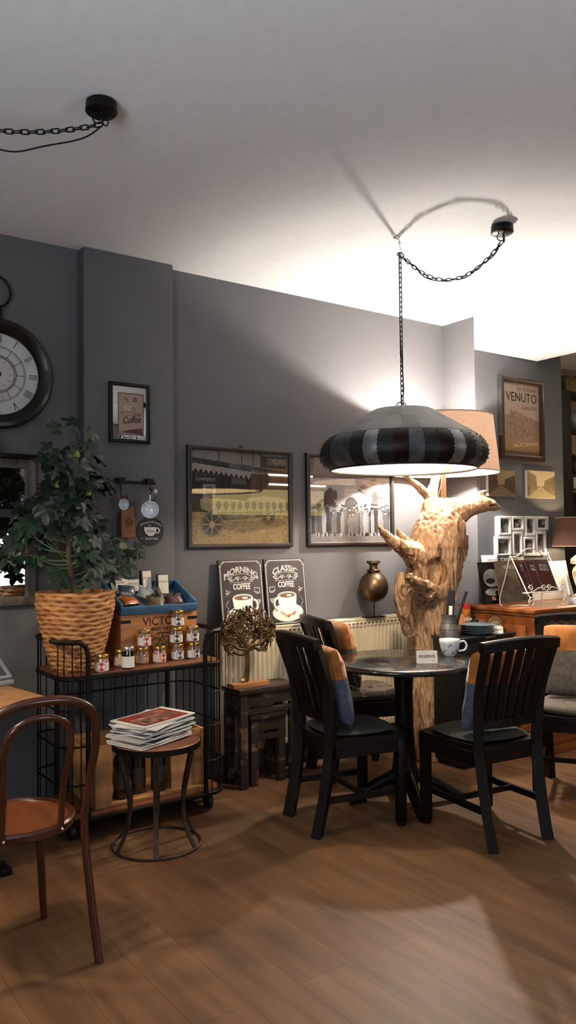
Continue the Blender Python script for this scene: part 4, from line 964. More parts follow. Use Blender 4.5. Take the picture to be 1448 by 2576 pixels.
b = new(); box(b, -W+.002, W-.002, 0, .014, 0, TH+.0, .001); obj('front_rail', b, BLUE, t)
for s in (-1, 1): b = new(); box(b, s*(W-.009)-.007, s*(W-.009)+.007, .014, TL, 0, TH+.012, .001); obj('side_rail', b, BLUE, t)
b = new(); box(b, -W+.016, W-.016, TL-.014, TL, 0, TH+.012, .001); obj('back_rail', b, BLUE, t)
b = new(); box(b, -W+.016, W-.016, .014, TL-.014, 0, .006); obj('tray_floor', b, BLUE, t)
TM = T(1.885, fy-.018, ZT+zf+.003) @ RX(tl)
def in_tray(u, v, h=.008): return TM @ Vector((u, v, h))
def carton(u, v, w, hgt, dep, lean, rz, label, side, front, txt=None, lab=None):
    p = in_tray(u, v); t = thing('packaged_box', label, 'package', p, 0, 'packages in the blue tray'); t.rotation_euler = (RZ(rz) @ RX(lean)).to_euler()
    b = new(); box(b, -w/2, w/2, -dep/2, dep/2, 0, hgt, .001); obj('carton', b, side, t)
    b = new(); box(b, -w/2+.008, w/2-.004, -dep/2-.0008, -dep/2, .006, hgt-.006); obj('front_label', b, front, t)
    if txt: b = new(); text(b, txt, w*.19, T(.002, -dep/2-.0012, hgt*.62) @ UP, ext=.0001); obj('lettering', b, INK, t)
CHOC = mat('dark_carton', '241b18', '1c1512', 9, .5); LBL = mat('white_label', 'dcd6cb', 'cfc8bb', 9, .6)
carton(.03, .245, .065, .115, .022, -.12, .1, 'tallest dark box with a white label at the back of the blue tray', CHOC, LBL, 'MACHEZ')
carton(-.055, .235, .075, .075, .022, -.15, .0, 'short dark box with a white label left in the blue tray', CHOC, LBL, 'MACHEZ')
carton(.105, .19, .068, .115, .022, -.12, -.12, 'dark box with a cream label at the right of the blue tray', CHOC, mat('cream_label', 'e6dcc8', 'd9cdb6', 9, .6), 'MACHEZ')
def pouch(u, v, w, hgt, th, lean, rz, roll, label, m, extra=None, nm='food_pouch', lift=.0):
    p = in_tray(u, v)+Vector((0, 0, lift)); t = thing(nm, label, 'food pouch', p, 0, 'packages in the blue tray'); t.rotation_euler = (RZ(rz) @ RX(lean) @ RY(roll)).to_euler()
    b = new(); n, k = 10, 10
    for s in (1, -1):
        g = []
        for j in range(k+1):
            f = j/k; row = []
            for i in range(n+1):
                q = -1+2*i/n; e = max(0, (1-q**4)*(1-abs(2*f-.8)**3 if f > .4 else (1-(1-f/.4)**4*.6)))
                row.append(b.verts.new((q*w/2, s*th/2*max(0, e)+.003*noise.noise(Vector((q*4+u*50, f*5, s))), f*hgt)))
            g.append(row)
        for A, B in zip(g, g[1:]):
            for i in range(n): b.faces.new((A[i], A[i+1], B[i+1], B[i]))
    bmesh.ops.remove_doubles(b, verts=b.verts, dist=.0006); obj('pouch_body', b, m, t, smooth=60)
    if extra: extra(t)
def lab(x0, x1, z0, z1, m, y=-.014, txt=None, s=.012, tm=INK):
    def f(t):
        b = new(); box(b, x0, x1, y-.001, y, z0, z1); obj('label_strip', b, m, t)
        if txt: b = new(); text(b, txt, s, T((x0+x1)/2, y-.0015, (z0+z1)/2) @ UP, ext=.0001); obj('lettering', b, tm, t)
    return f
pouch(-.13, .215, .10, .095, .022, -.25, .08, -.05, 'pale green-white pouch at the back left of the blue tray', mat('pale_green_foil', 'b9b8a4', 'a3a48e', 9, .45), lab(-.045, .045, .05, .08, mat('pale_label', 'cfccbd', 'c4c1b0', 9, .5), -.013, 'bio natur', .013))
pouch(-.125, .15, .095, .07, .02, -.35, -.05, .1, 'dark blue pouch with a red seal in the blue tray', mat('blue_black_foil', '39485a', '20262f', 8, .3), lab(-.04, .03, .008, .03, mat('foil_band', '48505a', '3b424b', 9, .3), -.013, 'NUDLE', .017, LBL), lift=.012)
pouch(-.12, .075, .105, .08, .03, -1.0, .25, 0, 'shiny orange snack pouch at the front left of the blue tray', mat('orange_foil', 'b8642a', '8a431a', 7, .28, coat=.3), lift=.01)
pouch(-.035, .11, .095, .085, .016, -.7, .1, .55, 'silver-grey pouch lying askew in the middle of the blue tray', mat('silver_foil', '8f9296', '75787c', 7, .3, .3), lift=.02)
pouch(.0, .06, .10, .085, .03, -.75, -.1, .2, 'olive brown dried-fruit pouch at the front of the blue tray', mat('olive_brown_pouch', '5c4a26', '33280f', 22, .35, coat=.3))
pouch(.055, .085, .04, .10, .025, -.5, 0, -.15, 'slim dark brown pouch standing in the blue tray', mat('dark_brown_pouch', '33201a', '1d110d', 30, .35, coat=.3))
pouch(.13, .075, .10, .075, .03, -.75, -.15, -.1, 'dark clear pouch of reddish fruit at the front right of the blue tray', mat('reddish_pouch', '5a3a34', '2e2422', 18, .3, coat=.3))
# ---------------------------------------------------------------- jars
JG = mat('jar_glass', '9c8874', '7d6a58', 5, .08, coat=.5)
def jar(px, py, level, label, content, band, oval, txt, R=.0335, Hh=.068, turn=0, lid=GOLD, clip=True):
    z = ZT+.0008+level*(.0885 if clip else 0)
    q = at(px, py, z=ZT) if level == 0 else at(px, py, y=level_y[level])
    if level == 0: lvl_pos[round(q.x, 2)] = q
    t = thing('preserve_jar', label, 'jar', (q.x, q.y, z), turn-.8, 'preserve jars on the trolley')
    b = new(); lathe(b, [(0, .001), (R*.86, 0), (R, .006), (R, Hh*.72), (R*.93, Hh*.86), (R*.9, Hh*.96), (0, Hh*.96)], 32); obj('glass_body', b, content, t, smooth=50)
    b = new(); lathe(b, [(0, Hh*.96+.0005), (R*.93, Hh*.96+.0005), (R*.98, Hh+.002), (R*.98, Hh+.013), (R*.9, Hh+.017), (0, Hh+.017)], 32); obj('lid', b, lid, t)
    if clip:
        for k in (-.6, 2.6): b = new(); box(b, R*.8, R*1.02, -.006, .006, Hh*.8, Hh+.019, M=RZ(-PI/2+k)); obj('lid_clip', b, CHROME, t)
    Rb = R+.0006; z0, z1 = .008, Hh*.68; b = new()
    lathe(b, [(Rb, z0), (Rb, z1)], 40, RZ(-PI/2), 0, -2.3, 2.3); obj('label_band', b, band, t, recalc=False)
    if oval:
        zc = (z0+z1)/2; b = new(); c = b.verts.new((0, -Rb-.0006, zc)); rim = []
        for i in range(28):
            a = 2*PI*i/28; th = .62*math.cos(a)*(.0335/R); rim.append(b.verts.new((Rb*1.012*math.sin(th), -Rb*1.012*math.cos(th), zc+.0185*math.sin(a))))
        for i in range(28): b.faces.new((c, rim[i], rim[(i+1) % 28]))
        obj('label_emblem', b, oval, t, recalc=False)
        b = new(); text(b, txt, .0092, T(0, -Rb*1.02-.0005, zc) @ UP, ext=.0001, bold=.0003)
        for v in b.verts: v.co.y = -math.sqrt(max(0, (Rb*1.03)**2-v.co.x**2))
        obj('lettering', b, PAPER, t)
    return t
lvl_pos = {}; level_y = {1: 3.72, 2: 3.72}
BAND = mat('white_jar_label', 'd8d4cc', 'cdc8bf', 12, .6)
RED = mat('red_oval', 'a8202a', '981a24', 9, .5); DKB = mat('brown_oval', '33201f', '2a1918', 9, .5); NAVY = mat('navy_oval', '1c2b4c', '16223e', 9, .5); PUR = mat('purple_oval', '453049', '3a283d', 9, .5); ORB = mat('orange_oval', 'a5602c', '93521f', 9, .5)
MEAT = mat('pate_in_glass', '8f6a55', '7a5745', 9, .12, coat=.5); PALEJ = mat('pale_pate_in_glass', 'a98a78', '957665', 9, .12, coat=.5); DARKJ = mat('dark_jam_in_glass', '1b0e0d', '120808', 9, .08, coat=.6)
tn = .5
jar(256, 1690, 0, 'squat jar with a red label, alone beside the basket', PALEJ, mat('pinkish_label', 'd9c9bf', 'cfbdb2', 12, .6), RED, 'LAPIN', turn=tn-.15)
jar(304, 1676, 0, 'pale jar half hidden behind the taller dark jam jar', PALEJ, mat('pale_pink_label', 'c9b3a6', 'bda698', 12, .6), None, '', turn=.2)
jar(322, 1682, 0, 'tall dark jam jar with a silver lid and white label', DARKJ, BAND, None, '', .0315, .092, .3, mat('silver_lid', 'c0bdb8', 'a9a6a1', 9, .3, .8), False)
jar(358, 1670, 0, 'jar with an orange-brown oval, under the red-labelled jar', MEAT, mat('tan_label', 'b8a492', 'aa9684', 12, .6), ORB, 'OIE', turn=1.1)
jar(401, 1667, 0, 'jar with a red label turned to the right, bottom row middle', PALEJ, mat('pink_label', 'd4bdb3', 'c9b0a5', 12, .6), RED, 'LAPIN', turn=1.05)
jar(446, 1660, 0, 'jar with a purple oval in the bottom row', MEAT, BAND, PUR, 'CANARD', turn=.75)
jar(486, 1656, 0, 'jar with a navy oval at the right end of the bottom row', MEAT, BAND, NAVY, 'CANARD', turn=1.0)
lv = sorted(lvl_pos.items())
def stackjar(below_px, dx, level, *a, **k):
    q = at(*below_px, z=ZT); level_y[level] = q.y
    p = CR*0+Vector((q.x+dx, q.y, 0)); z = ZT+.0008+level*.0885
    return jar_at(p, z, *a, **k)
def jar_at(p, z, *a, **k):
    t = jar(256, 1690, 0, *a, **k); t.location = (p.x, p.y, z); return t
stackjar((358, 1670), .012, 1, 'jar with a red oval on top of the orange-labelled jar', PALEJ, BAND, RED, 'LAPIN', turn=.7)
stackjar((446, 1660), -.006, 1, 'jar with a brown oval in the middle of the stack of three', MEAT, BAND, DKB, 'CERF', turn=.45)
stackjar((486, 1656), -.004, 1, 'jar with a navy oval on top of the right-end jar', MEAT, BAND, NAVY, 'CANARD', turn=.75)
stackjar((446, 1660), .002, 2, 'topmost jar of the stack, with a brown oval label', MEAT, BAND, DKB, 'CERF', turn=.5)
# ---------------------------------------------------------------- lower shelf: wine crate and bottles
t = thing('wine_crate', 'pale wooden wine crate lying open on the lower shelf of the trolley', 'crate', (1.80, 3.89, ZL+.0005))
PINE = wood('pine_board', 'b98a58', '94683e', .6, 5, (.4, 3, 3))
b = new(); box(b, -.31, .31, .145, .155, 0, .30); obj('back_board', b, PINE, t)
b = new(); box(b, -.31, .31, -.16, .145, 0, .010); obj('bottom_board', b, PINE, t)
for x0, x1 in ((-.31, -.298), (.298, .31)): b = new(); box(b, x0, x1, -.16, .145, .01, .30); obj('side_board', b, PINE, t)
b = new(); box(b, -.298, -.225, -.16, -.148, .01, .30); obj('corner_board', b, PINE, t)
b = new(); box(b, .12, .298, -.12, -.108, .01, .30); obj('inner_board', b, PINE, t)
BOT = mat('dark_bottle_glass', '0d0a08', '120d0a', 5, .06, coat=.5)
b0_ = None
for i, (x, y, lb) in enumerate(((1.655, 3.80, 'dark wine bottle at the left in the wine crate behind the stool'), (1.755, 3.83, 'dark wine bottle in the middle of the wine crate behind the stool'), (1.862, 3.80, 'dark wine bottle at the right in the wine crate, with an orange seal'))):
    t = thing('wine_bottle', lb, 'bottle', (x, y, ZL+.011), 0, 'wine bottles in the crate on the trolley')
    b = new(); lathe(b, [(0, .004), (.038, 0), (.0425, .006), (.0425, .175), (.038, .20), (.02, .235), (.0155, .26), (.0155, .30), (.0175, .302), (.0175, .312), (0, .313)], 28); obj('bottle_body', b, BOT, t, smooth=50)
    b = new(); lathe(b, [(.043, .05), (.043, .13)], 32, RZ(-PI/2), 0, -1.6, 1.6); obj('bottle_label', b, mat('black_gold_label', '1c1512', '2e2118', 20, .5), t, recalc=False)
    if i == 2: b = new(); lathe(b, [(0, 0), (.011, 0), (.011, .001), (0, .0015)], 16, T(.012, -.0375, .192) @ RX(PI/2-.35)); obj('orange_seal', b, mat('orange_seal', 'd98a2a', 'cc7d20', 5, .5), t)
# ---------------------------------------------------------------- magazine stool
sx_, sy_ = 1.675, 3.44; HS = .485
t = thing('metal_stool', 'round stool with curved metal legs and a floor ring, holding magazines', 'stool', (sx_, sy_, 0))
b = new(); lathe(b, [(0, HS-.03), (.198, HS-.03), (.204, HS-.025), (.204, HS-.004), (.2, HS), (0, HS)], 48); obj('seat', b, TRW, t)
b = new(); lathe(b, [(.2045, HS-.03), (.2065, HS-.03), (.2065, HS-.003), (.2045, HS-.003), (.2045, HS-.03)], 48); obj('seat_band', b, RUST, t)
OLDM = mat('worn_iron', '4a3a30', '2b211b', 16, .5, .6, bump=.1)
b = new(); torus(b, (0, 0, .006), .205, .006, None, 56, 6); obj('floor_ring', b, OLDM, t)
for k in range(6):
    a = -2.05+k*PI/3; ca, sa = math.cos(a), math.sin(a)
    pr = [(.185, HS-.03), (.185, .42), (.165, .33), (.145, .24), (.142, .17), (.158, .09), (.203, .008)]
    b = new(); tube(b, spline([(r*ca, r*sa, z) for r, z in pr], 5), .0125, 4, flat=.28, up=(ca, sa, 0)); obj('leg', b, OLDM, t)
# magazines
rm_ = random.Random(4); zz = HS+.0008
MAGC = [('magazine with a pale red cover, lowest of the stack', 'b98a78'), ('magazine with a cream cover, second from the bottom', 'cfc6b8'), ('magazine with a navy edge, third from the bottom', '2d3445'), ('magazine with a dark blue cover in the lower stack', '27344a'), ('magazine with a white cover under the dark middle ones', 'd8d5ce'), ('magazine with a black cover in the middle of the stack', '1f2226'), ('magazine with a blue-grey cover in the middle of the stack', '6d7886'), ('magazine with a grey cover in the upper stack', '8f9194'), ('magazine with a light grey cover below the top ones', 'b5b6b5'), ('magazine with a silver cover third from the top', 'a0a4a8'), ('magazine with a white cover second from the top', 'd9d8d4'), ('topmost magazine with a red and brown photograph on the cover', 'e2ddd6')]
for i, (lb, c) in enumerate(MAGC):
    th = .0062 if i % 3 else .0085; W, L = .235, .32
    t = thing('magazine', lb, 'magazine', (sx_-.02+rm_.uniform(-.018, .018)-.0*i, sy_+.02+rm_.uniform(-.015, .015), zz), .38+rm_.uniform(-.25, .25), 'magazines on the stool')
    b = new(); nx = 10; rows = []
    def bend(u, v): return (.013*max(0, (u-.1))**2*1.2+.0015*math.sin(u*4))
    for zo in (.0008, th-.0008):
        rows.append([[b.verts.new((L*(u/nx-.5), W*(v-.5), zo+bend(u/nx, v))) for u in range(nx+1)] for v in (0, 1)])
    for u in range(nx):
        b.faces.new((rows[0][0][u], rows[0][1][u], rows[0][1][u+1], rows[0][0][u+1])); b.faces.new((rows[1][0][u], rows[1][0][u+1], rows[1][1][u+1], rows[1][1][u]))
        for v in (0, 1): b.faces.new((rows[0][v][u], rows[0][v][u+1], rows[1][v][u+1], rows[1][v][u]))
    for u in (0, nx): b.faces.new((rows[0][0][u], rows[1][0][u], rows[1][1][u], rows[0][1][u]))
    obj('pages', b, PAPER, t, smooth=30)
    for zo, nm in ((0, 'back_cover'), (th-.0006, 'cover')):
        b = new(); g = [[b.verts.new((L*(u/nx-.5)*1.004, W*(v-.5)*1.004, zo+bend(u/nx, v)+.0007)) for u in range(nx+1)] for v in (0, 1)]
        for u in range(nx): b.faces.new((g[0][u], g[0][u+1], g[1][u+1], g[1][u]))
        cvr = obj(nm, b, mat('cover_'+c, c, None, 12, .35, coat=.2), t, recalc=False)
    if i == 11:
        b = new(); q = [(-.11, -.08), (.125, -.085), (.125, .085), (-.11, .08)]
        for (x0, x1, y0, y1, mi) in ((-.14, .135, -.105, .105, 0), (-.12, .02, -.085, .03, 1), (-.02, .11, -.06, .085, 2)):
            g = [[b.verts.new((x0+(x1-x0)*u/8, y, th+bend((x0+(x1-x0)*u/8)/L+.5, 0)+.0006+.0003*mi)) for u in range(9)] for y in (y0, y1)]
            for u in range(8): b.faces.new((g[0][u], g[0][u+1], g[1][u+1], g[1][u])).material_index = mi
        obj('cover_photo', b, [mat('cover_red', '8e3f38', '6e2c2a', 9, .35, coat=.2), mat('cover_skin', 'b98f7a', '4a2d28', 16, .35), mat('cover_brown', '6e4438', '9a6a58', 18, .35)], t, recalc=False)
    zz += th+.0012+(.0 if i < 8 else .0006)
# ---------------------------------------------------------------- bentwood chair and left table
crz = face(-.03, 1)
t = thing('bentwood_chair', 'brown bentwood chair with hooped back at the left edge', 'chair', (.841, 2.86, 0), crz)
b = new(); lathe(b, [(0, .452), (.17, .455), (.2, .458)], 48); obj('seat_panel', b, mat('seat_veneer', '6e3d20', '532a14', 5, .3, stretch=(3, .5, 1), coat=.2), t)
b = new(); lathe(b, [(.185, .43), (.205, .43), (.211, .437), (.211, .456), (.205, .463), (.19, .463), (.185, .455), (.185, .43)], 56); obj('seat_ring', b, BENT, t)
b = new(); L_ = [(.205, -.26, 0), (.195, -.215, .2), (.188, -.175, .44), (.196, -.205, .6), (.2, -.245, .74), (.175, -.275, .845), (.1, -.285, .893), (0, -.288, .905)]
pts = spline(L_+[(-x, y, z) for x, y, z in L_[-2::-1]], 6); nn = len(pts)
tube(b, pts, [.0135+.004*abs(1-2*min(i/(nn*.36), 1)*1.0 if i < nn*.36 else (1-2*min((nn-1-i)/(nn*.36), 1) if i > nn*.64 else -1))*.5 for i in range(nn)], 12); obj('back_hoop', b, BENT, t)
b = new(); L_ = [(.098, -.185, .445), (.10, -.21, .6), (.112, -.245, .73), (.085, -.268, .82), (0, -.276, .85)]
tube(b, spline(L_+[(-x, y, z) for x, y, z in L_[-2::-1]], 6), .0115, 10); obj('inner_hoop', b, BENT, t)
for s in (-1, 1):
    b = new(); ball(b, (s*.098, -.205, .452), .0065, 10); obj('screw_head', b, CHROME, t)
    b = new(); tube(b, spline([(s*.14, .13, .44), (s*.15, .145, .25), (s*.17, .165, 0)], 6), [.019, .019, .018, .018, .017, .017, .016, .016, .015, .015, .014, .013, .013], 12); obj('front_leg', b, BENT, t)
t = thing('square_table', 'cafe table with a mottled tan top at the left edge', 'table', (.755, 3.70, 0), .16)
TOPM = mat('mottled_tan_top', 'b58a5c', '8f6640', 16, .4, detail=10, lo=.3, hi=.7)
b = new(); box(b, -.36, .36, -.36, .36, .718, .748, .004); obj('table_top', b, TOPM, t)
b = new(); tube(b, [(0, 0, .06), (0, 0, .715)], .035, 4); box(b, -.2, .2, -.02, .02, .69, .716); obj('column', b, BLACKM, t)
for k in range(4):
    a = PI/4+k*PI/2; b = new(); tube(b, [(0, 0, .075), (.3*math.cos(a), .3*math.sin(a), .03)], [.03, .02], 4); box(b, .3*math.cos(a)-.025, .3*math.cos(a)+.025, .3*math.sin(a)-.025, .3*math.sin(a)+.025, 0, .03, .004); obj('foot', b, BLACKM, t)
t = thing('menu_case', 'grey folding case standing open on the left table', 'case', (.985, 3.895, .7488), .3)
GP = mat('grey_plastic', '9a9da3', '85888e', 5, .45); b = new(); box(b, -.13, .13, -.09, .09, 0, .022, .006); obj('case_base', b, GP, t)
b = new(); box(b, -.13, .13, -.012, .0, 0, .13, .005, T(0, -.07, .024) @ RX(-.9)); obj('case_lid', b, GP, t)
b = new(); box(b, -.105, .105, -.0135, -.012, .015, .115, 0, T(0, -.07, .024) @ RX(-.9)); obj('lid_panel', b, mat('dark_grey_panel', '4a4d55', '3f424a', 5, .4), t)
t = thing('coffee_saucer', 'dark saucer with a cup on the left table, mostly outside the frame', 'saucer', (.93, 3.62, .7488))
b = new(); lathe(b, [(0, .003), (.04, .002), (.07, .011), (.072, .013), (.068, .014), (.04, .006), (0, .006)], 40); obj('saucer', b, GP, t)
b = new(); lathe(b, [(0, .006), (.024, .006), (.036, .03), (.038, .055), (.036, .055), (.03, .03), (0, .012)], 32); obj('saucer_cup', b, DKRED, t)
# ---------------------------------------------------------------- black drawer cabinet by the driftwood
t = thing('drawer_cabinet', 'low black drawer cabinet between the driftwood lamp and the chest', 'cabinet', (3.945, 3.50, 0))
BLW = mat('black_stained_wood', '110f0e', '0a0909', 10, .45)
w, d, h = .25, .115, .80
b = new(); box(b, -w, w, -d, d, .03, h-.02); box(b, -w+.02, w-.02, -d+.02, d-.02, 0, .03); obj('body', b, BLW, t)
b = new(); box(b, -w-.01, w+.01, -d-.012, d+.008, h-.02, h, .003); obj('top', b, BLW, t)
for k in range(4):
    z0 = .05+k*.18; b = new(); box(b, -w+.012, w-.012, -d-.010, -d, z0, z0+.17, .003); dr = obj('drawer', b, BLW, t)
    b = new(); ball(b, (-.14, -d-.024, z0+.09), .011, 10); tube(b, [(-.14, -d-.010, z0+.09), (-.14, -d-.02, z0+.09)], .005, 8); obj('knob', b, CHROME, dr)
b = new(); box(b, -.04, .05, -d-.02, -d-.0125, h-.016, h-.004, .002); obj('metal_plate', b, CHROME, t)
HZ = .8008
TIN = mat('galvanised_tin', '8e8d88', '6b6a66', 9, .4, .7, bump=.05)
q = at(1135, 1608, z=.80); 
t = thing('tin_jug', 'galvanised tin jug holding black menus beside the driftwood', 'jug', (q.x, q.y+.02, HZ))
b = new(); lathe(b, [(0, 0), (.057, 0), (.058, .004), (.058, .06), (.056, .07), (.044, .095), (.042, .105), (.046, .135), (.049, .15), (.047, .15), (.043, .134), (.039, .105), (.05, .07), (.052, .01), (0, .008)], 36); obj('jug_body', b, TIN, t)
b = new()
for z in (.02, .062, .10): torus(b, (0, 0, z), .0585 if z < .08 else .044, .0022, None, 32, 5)
obj('bands', b, TIN, t)
jq = Vector((q.x, q.y+.02, HZ))
for i, (dx, dy, ry, w_, h_, lb, m) in enumerate(((.004, .012, .10, .05, .285, 'broad black menu card standing in the tin jug', INK), (.018, -.012, .33, .018, .29, 'narrow black menu card leaning right in the tin jug', BLW), (-.008, -.012, .06, .022, .19, 'white slip standing in the tin jug before the black menu', PAPER))):
    t = thing('menu_card', lb, 'menu', jq+Vector((dx, dy, .012)), (0, ry, -.5), 'cards in the tin jug'); b = new(); box(b, -w_/2, w_/2, -.002, .002, 0, h_, .0008); obj('card', b, m, t)
PLM = mat('blue_grey_plate', '7f97a0', '6f8791', 6, .2, coat=.3)
q = at(1199, 1578, z=.86); pcx, pcy = 3.945, 3.475
for i, lb in enumerate(('lowest blue-grey plate of the stack on the drawer cabinet', 'second lowest blue-grey plate of the stack of four', 'third blue-grey plate from the bottom of the stack', 'topmost blue-grey plate on the drawer cabinet')):
    t = thing('plate', lb, 'plate', (pcx, pcy, HZ+.0145*i), 0, 'plates stacked on the drawer cabinet')
    b = new(); lathe(b, [(0, .002), (.055, .002), (.06, 0), (.066, .003), (.10, .0145), (.112, .0185), (.113, .0205), (.11, .0205), (.066, .0075), (.06, .0055), (0, .0055)], 48); obj('plate_body', b, PLM, t, smooth=60)
q = at(1173, 1545, y=3.595)
t = thing('snack_packet', 'red and orange snack packet behind the stack of plates', 'packet', (3.975, 3.60, HZ))
b = new()
for s in (1, -1):
    g = [[b.verts.new(((-.055+.11*i/8), s*.016*max(0, (1-abs(i/4-1)**3))*(1-abs(j/5-1)**4), .185*j/10)) for i in range(9)] for j in range(11)]
    for A, B in zip(g, g[1:]):
        for i in range(8): b.faces.new((A[i], A[i+1], B[i+1], B[i])).material_index = 0 if g.index(A) > 7 or g.index(A) < 1 else 1
bmesh.ops.remove_doubles(b, verts=b.verts, dist=.0005)
obj('packet_body', b, [mat('red_foil', 'c22a1c', 'a82014', 9, .35, coat=.2), mat('crisps_print', 'd0813a', '8c3f1d', 38, .4, coat=.2, lo=.4, hi=.55)], t)
b = new(); text(b, 'mino', .036, T(.01, -.0175, .085) @ UP, bold=.002, ext=.0002); obj('lettering', b, LBL, t)
t = thing('sugar_pot', 'small black lidded pot behind the plates', 'pot', (4.065, 3.60, HZ)); b = new(); lathe(b, [(0, 0), (.03, 0), (.036, .03), (.034, .06), (.03, .065), (0, .066)], 24); obj('pot_body', b, BLACKM, t)
b = new(); lathe(b, [(0, .0665), (.031, .067), (.02, .08), (.005, .085), (.007, .098), (0, .102)], 24); obj('lid', b, BLACKM, t)
TAN = mat('tan_suede', '8a6a4c', '765a40', 14, .85)
for px, py, r_, yy, lb in ((1212, 1566, .036, 3.565, 'small tan round board with a white bow, behind the plates'), (1275, 1572, .048, 3.50, 'larger tan round board with a white bow, next to the chest')):
    q = at(px, py, y=yy); t = thing('round_board', lb, 'board', (q.x if q.x < 4.17 else 4.15, yy, HZ), (.12, 0, -.5), 'tan boards beside the chest')
    b = new(); lathe(b, [(0, -.006), (r_-.002, -.006), (r_, -.003), (r_, .003), (r_-.002, .006), (0, .006)], 36, T(0, 0, r_+.001) @ RX(PI/2)); obj('disc', b, TAN, t)
    b = new()
    for s in (-1, 1): torus(b, (s*.009, -.009, r_*1.15), .009, .003, RX(PI/2) @ RY(.3*s), 16, 6)
    tube(b, [(.002, -.008, r_*1.1), (.006, -.010, r_*.6), (-.004, -.010, r_*.4)], .003, 5); obj('bow', b, mat('white_ribbon', 'd8d2c6', 'cac3b5', 9, .6), t)
def tent_card(x, y, z, rz, w, h, lb, lines, small=False):
    t = thing('reserved_card', lb, 'card', (x, y, z), rz)
    for s in (-1, 1):
        b = new(); box(b, -w/2, w/2, -.0005, .0005, 0, h, 0, T(0, s*.016, 0) @ RX(s*.016/h*1.0)); obj('card_face', b, PAPER, t)
    b = new(); M = T(0, -.0168, 0) @ RX(-.016/h) @ UP
    for s, sz, zz_, xx in lines: text(b, s, sz, M @ T(xx, zz_, 0), ext=.0001, bold=.0003 if sz > .01 else 0, spacing=1.05)
    obj('lettering', b, INK, t); return t
q = at(1073, 1668, z=.7675)
tent_card(q.x, q.y, .7678, -.62, .108, .066, 'white folded card reading RESERVE on the round table', [('RESERVÉ', .0215, .036, 0), ('Kavarna Bistro', .006, .058, -.02), ('Noll', .008, .014, .032)])
for i, (px, py, rz, lb) in enumerate(((1250, 1598, -.75, 'folded reserved card lying beside the plates, front one'), (1262, 1590, -.4, 'folded reserved card lying beside the plates, rear one'))):
    tent_card(4.075+.05*i, 3.42+.05*i, HZ, rz, .075, .045, lb, [('RESERVÉ', .015, .024, 0)])['group'] = 'reserved cards on the drawer cabinet'
q = at(1134, 1650, z=.7675)
cM = T(q.x, q.y+.01, .7678) @ RZ(-.75)
cp = cup('tea_cup', 'big white cup on the round table beside the reserved card', cM,   .057, .09, mat('pale_blue_porcelain', 'dfe6ec', 'd6dee6', 4, .12, coat=.4), PORC)
b = new()
for a, zz_, s_ in ((-1.7, .062, .008), (-.9, .035, .007), (-2.4, .03, .007), (-1.3, .02, .006)):
    for k in range(3): 
        rr = .0548 if zz_ > .05 else (.050 if zz_ > .03 else .0445); a2 = a+.09*k; ball(b, (rr*math.cos(a2), rr*math.sin(a2), zz_+.004*((k*7) % 3-1)), s_*.6, 6, .9)
obj('small_flowers', b, mat('grey_decal', '6a7078', '50565e', 30, .3), cp)
# ---------------------------------------------------------------- wooden chest
CHW_ = wood('chestnut_wood', '9a5a2a', '6e3a18', .35, 4, (.5, 2.5, 2.5), coat=.2)
x0, x1, y0, y1, zc = 4.235, 5.40, 3.245, 3.880, .95
t = thing('wooden_chest', 'brown wooden chest of drawers against the pillar', 'chest', ((x0+x1)/2, (y0+y1)/2, 0)); w, d = (x1-x0)/2, (y1-y0)/2
b = new(); box(b, -w+.03, w-.03, -d+.03, d-.005, .06, zc-.03); obj('body', b, CHW_, t)
b = new(); box(b, -w, w, -d, d, zc-.026, zc, .008); box(b, -w+.015, w-.015, -d+.015, d-.003, zc-.045, zc-.026, .006); obj('top', b, CHW_, t)
b = new(); box(b, -w+.015, w-.015, -d+.015, d-.003, 0, .06, .004); obj('plinth', b, CHW_, t)
for s in (-1, 1):
    b = new(); box(b, s*(w-.05)-.022, s*(w-.05)+.022, -d+.018, -d+.034, .06, zc-.045, .003); obj('corner_post', b, CHW_, t)
    b = new(); box(b, s*(w-.025)-.006, s*(w-.025)+.006, -d+.09, d-.08, .12, zc-.11, .004); obj('side_panel', b, CHW_, t)
for k, (z0, z1) in enumerate(((.08, .33), (.35, .60), (.62, .87))):
    b = new(); box(b, -w+.09, w-.09, -d+.012, -d+.03, z0, z1, .005); dr = obj('drawer', b, CHW_, t)
    for x in (-.3, .3): b = new(); ball(b, (x, -d-.004, (z0+z1)/2), .016, 12); tube(b, [(x, -d+.012, (z0+z1)/2), (x, -d, (z0+z1)/2)], .006, 8); obj('knob', b, BRASS, dr)
ZT2 = zc+.0008
# photo collage frame on the wall
WF = mat('white_frame_lacquer', 'dedcd6', 'd3d0c9', 10, .4)
t = thing('photo_frame', 'white multi-photo frame with eight openings, on the pillar above the magazines', 'photo frame', (4.94, YP-.002, 1.425))
cells = [(-.295, .005, .145, .145), (-.15, .04, .145, .11), (.005, .0, .13, .15), (.14, .04, .15, .11), (-.325, -.15, .17, .15), (-.145, -.15, .12, .185), (-.02, -.15, .145, .145), (.13, -.15, .13, .185)]
rp_ = random.Random(2)
for cx, cz, W_, H_ in cells:
    f = frame_bm(W_, H_, .022, .03, -.03, .004); bmesh.ops.translate(f, vec=(cx+W_/2, 0, cz+H_/2), verts=f.verts); fo = obj('photo_window', f, WF, t)
    c = Canvas(16, 18, '3c3836'); 
    for k in range(9): g = rp_.choice(['6e6a66', '24211f', '8e8a84', '4a4440', 'a8a49c']); c.ell(rp_.random(), rp_.random(), .12+.2*rp_.random(), .1+.2*rp_.random(), g, .8)
    print_part('photo', c, W_-.04, H_-.04, fo, (cx+W_/2, -.008, cz+H_/2), .3)
b = new(); box(b, -.31, .285, -.006, 0, -.14, .145); obj('backing', b, WF, t)
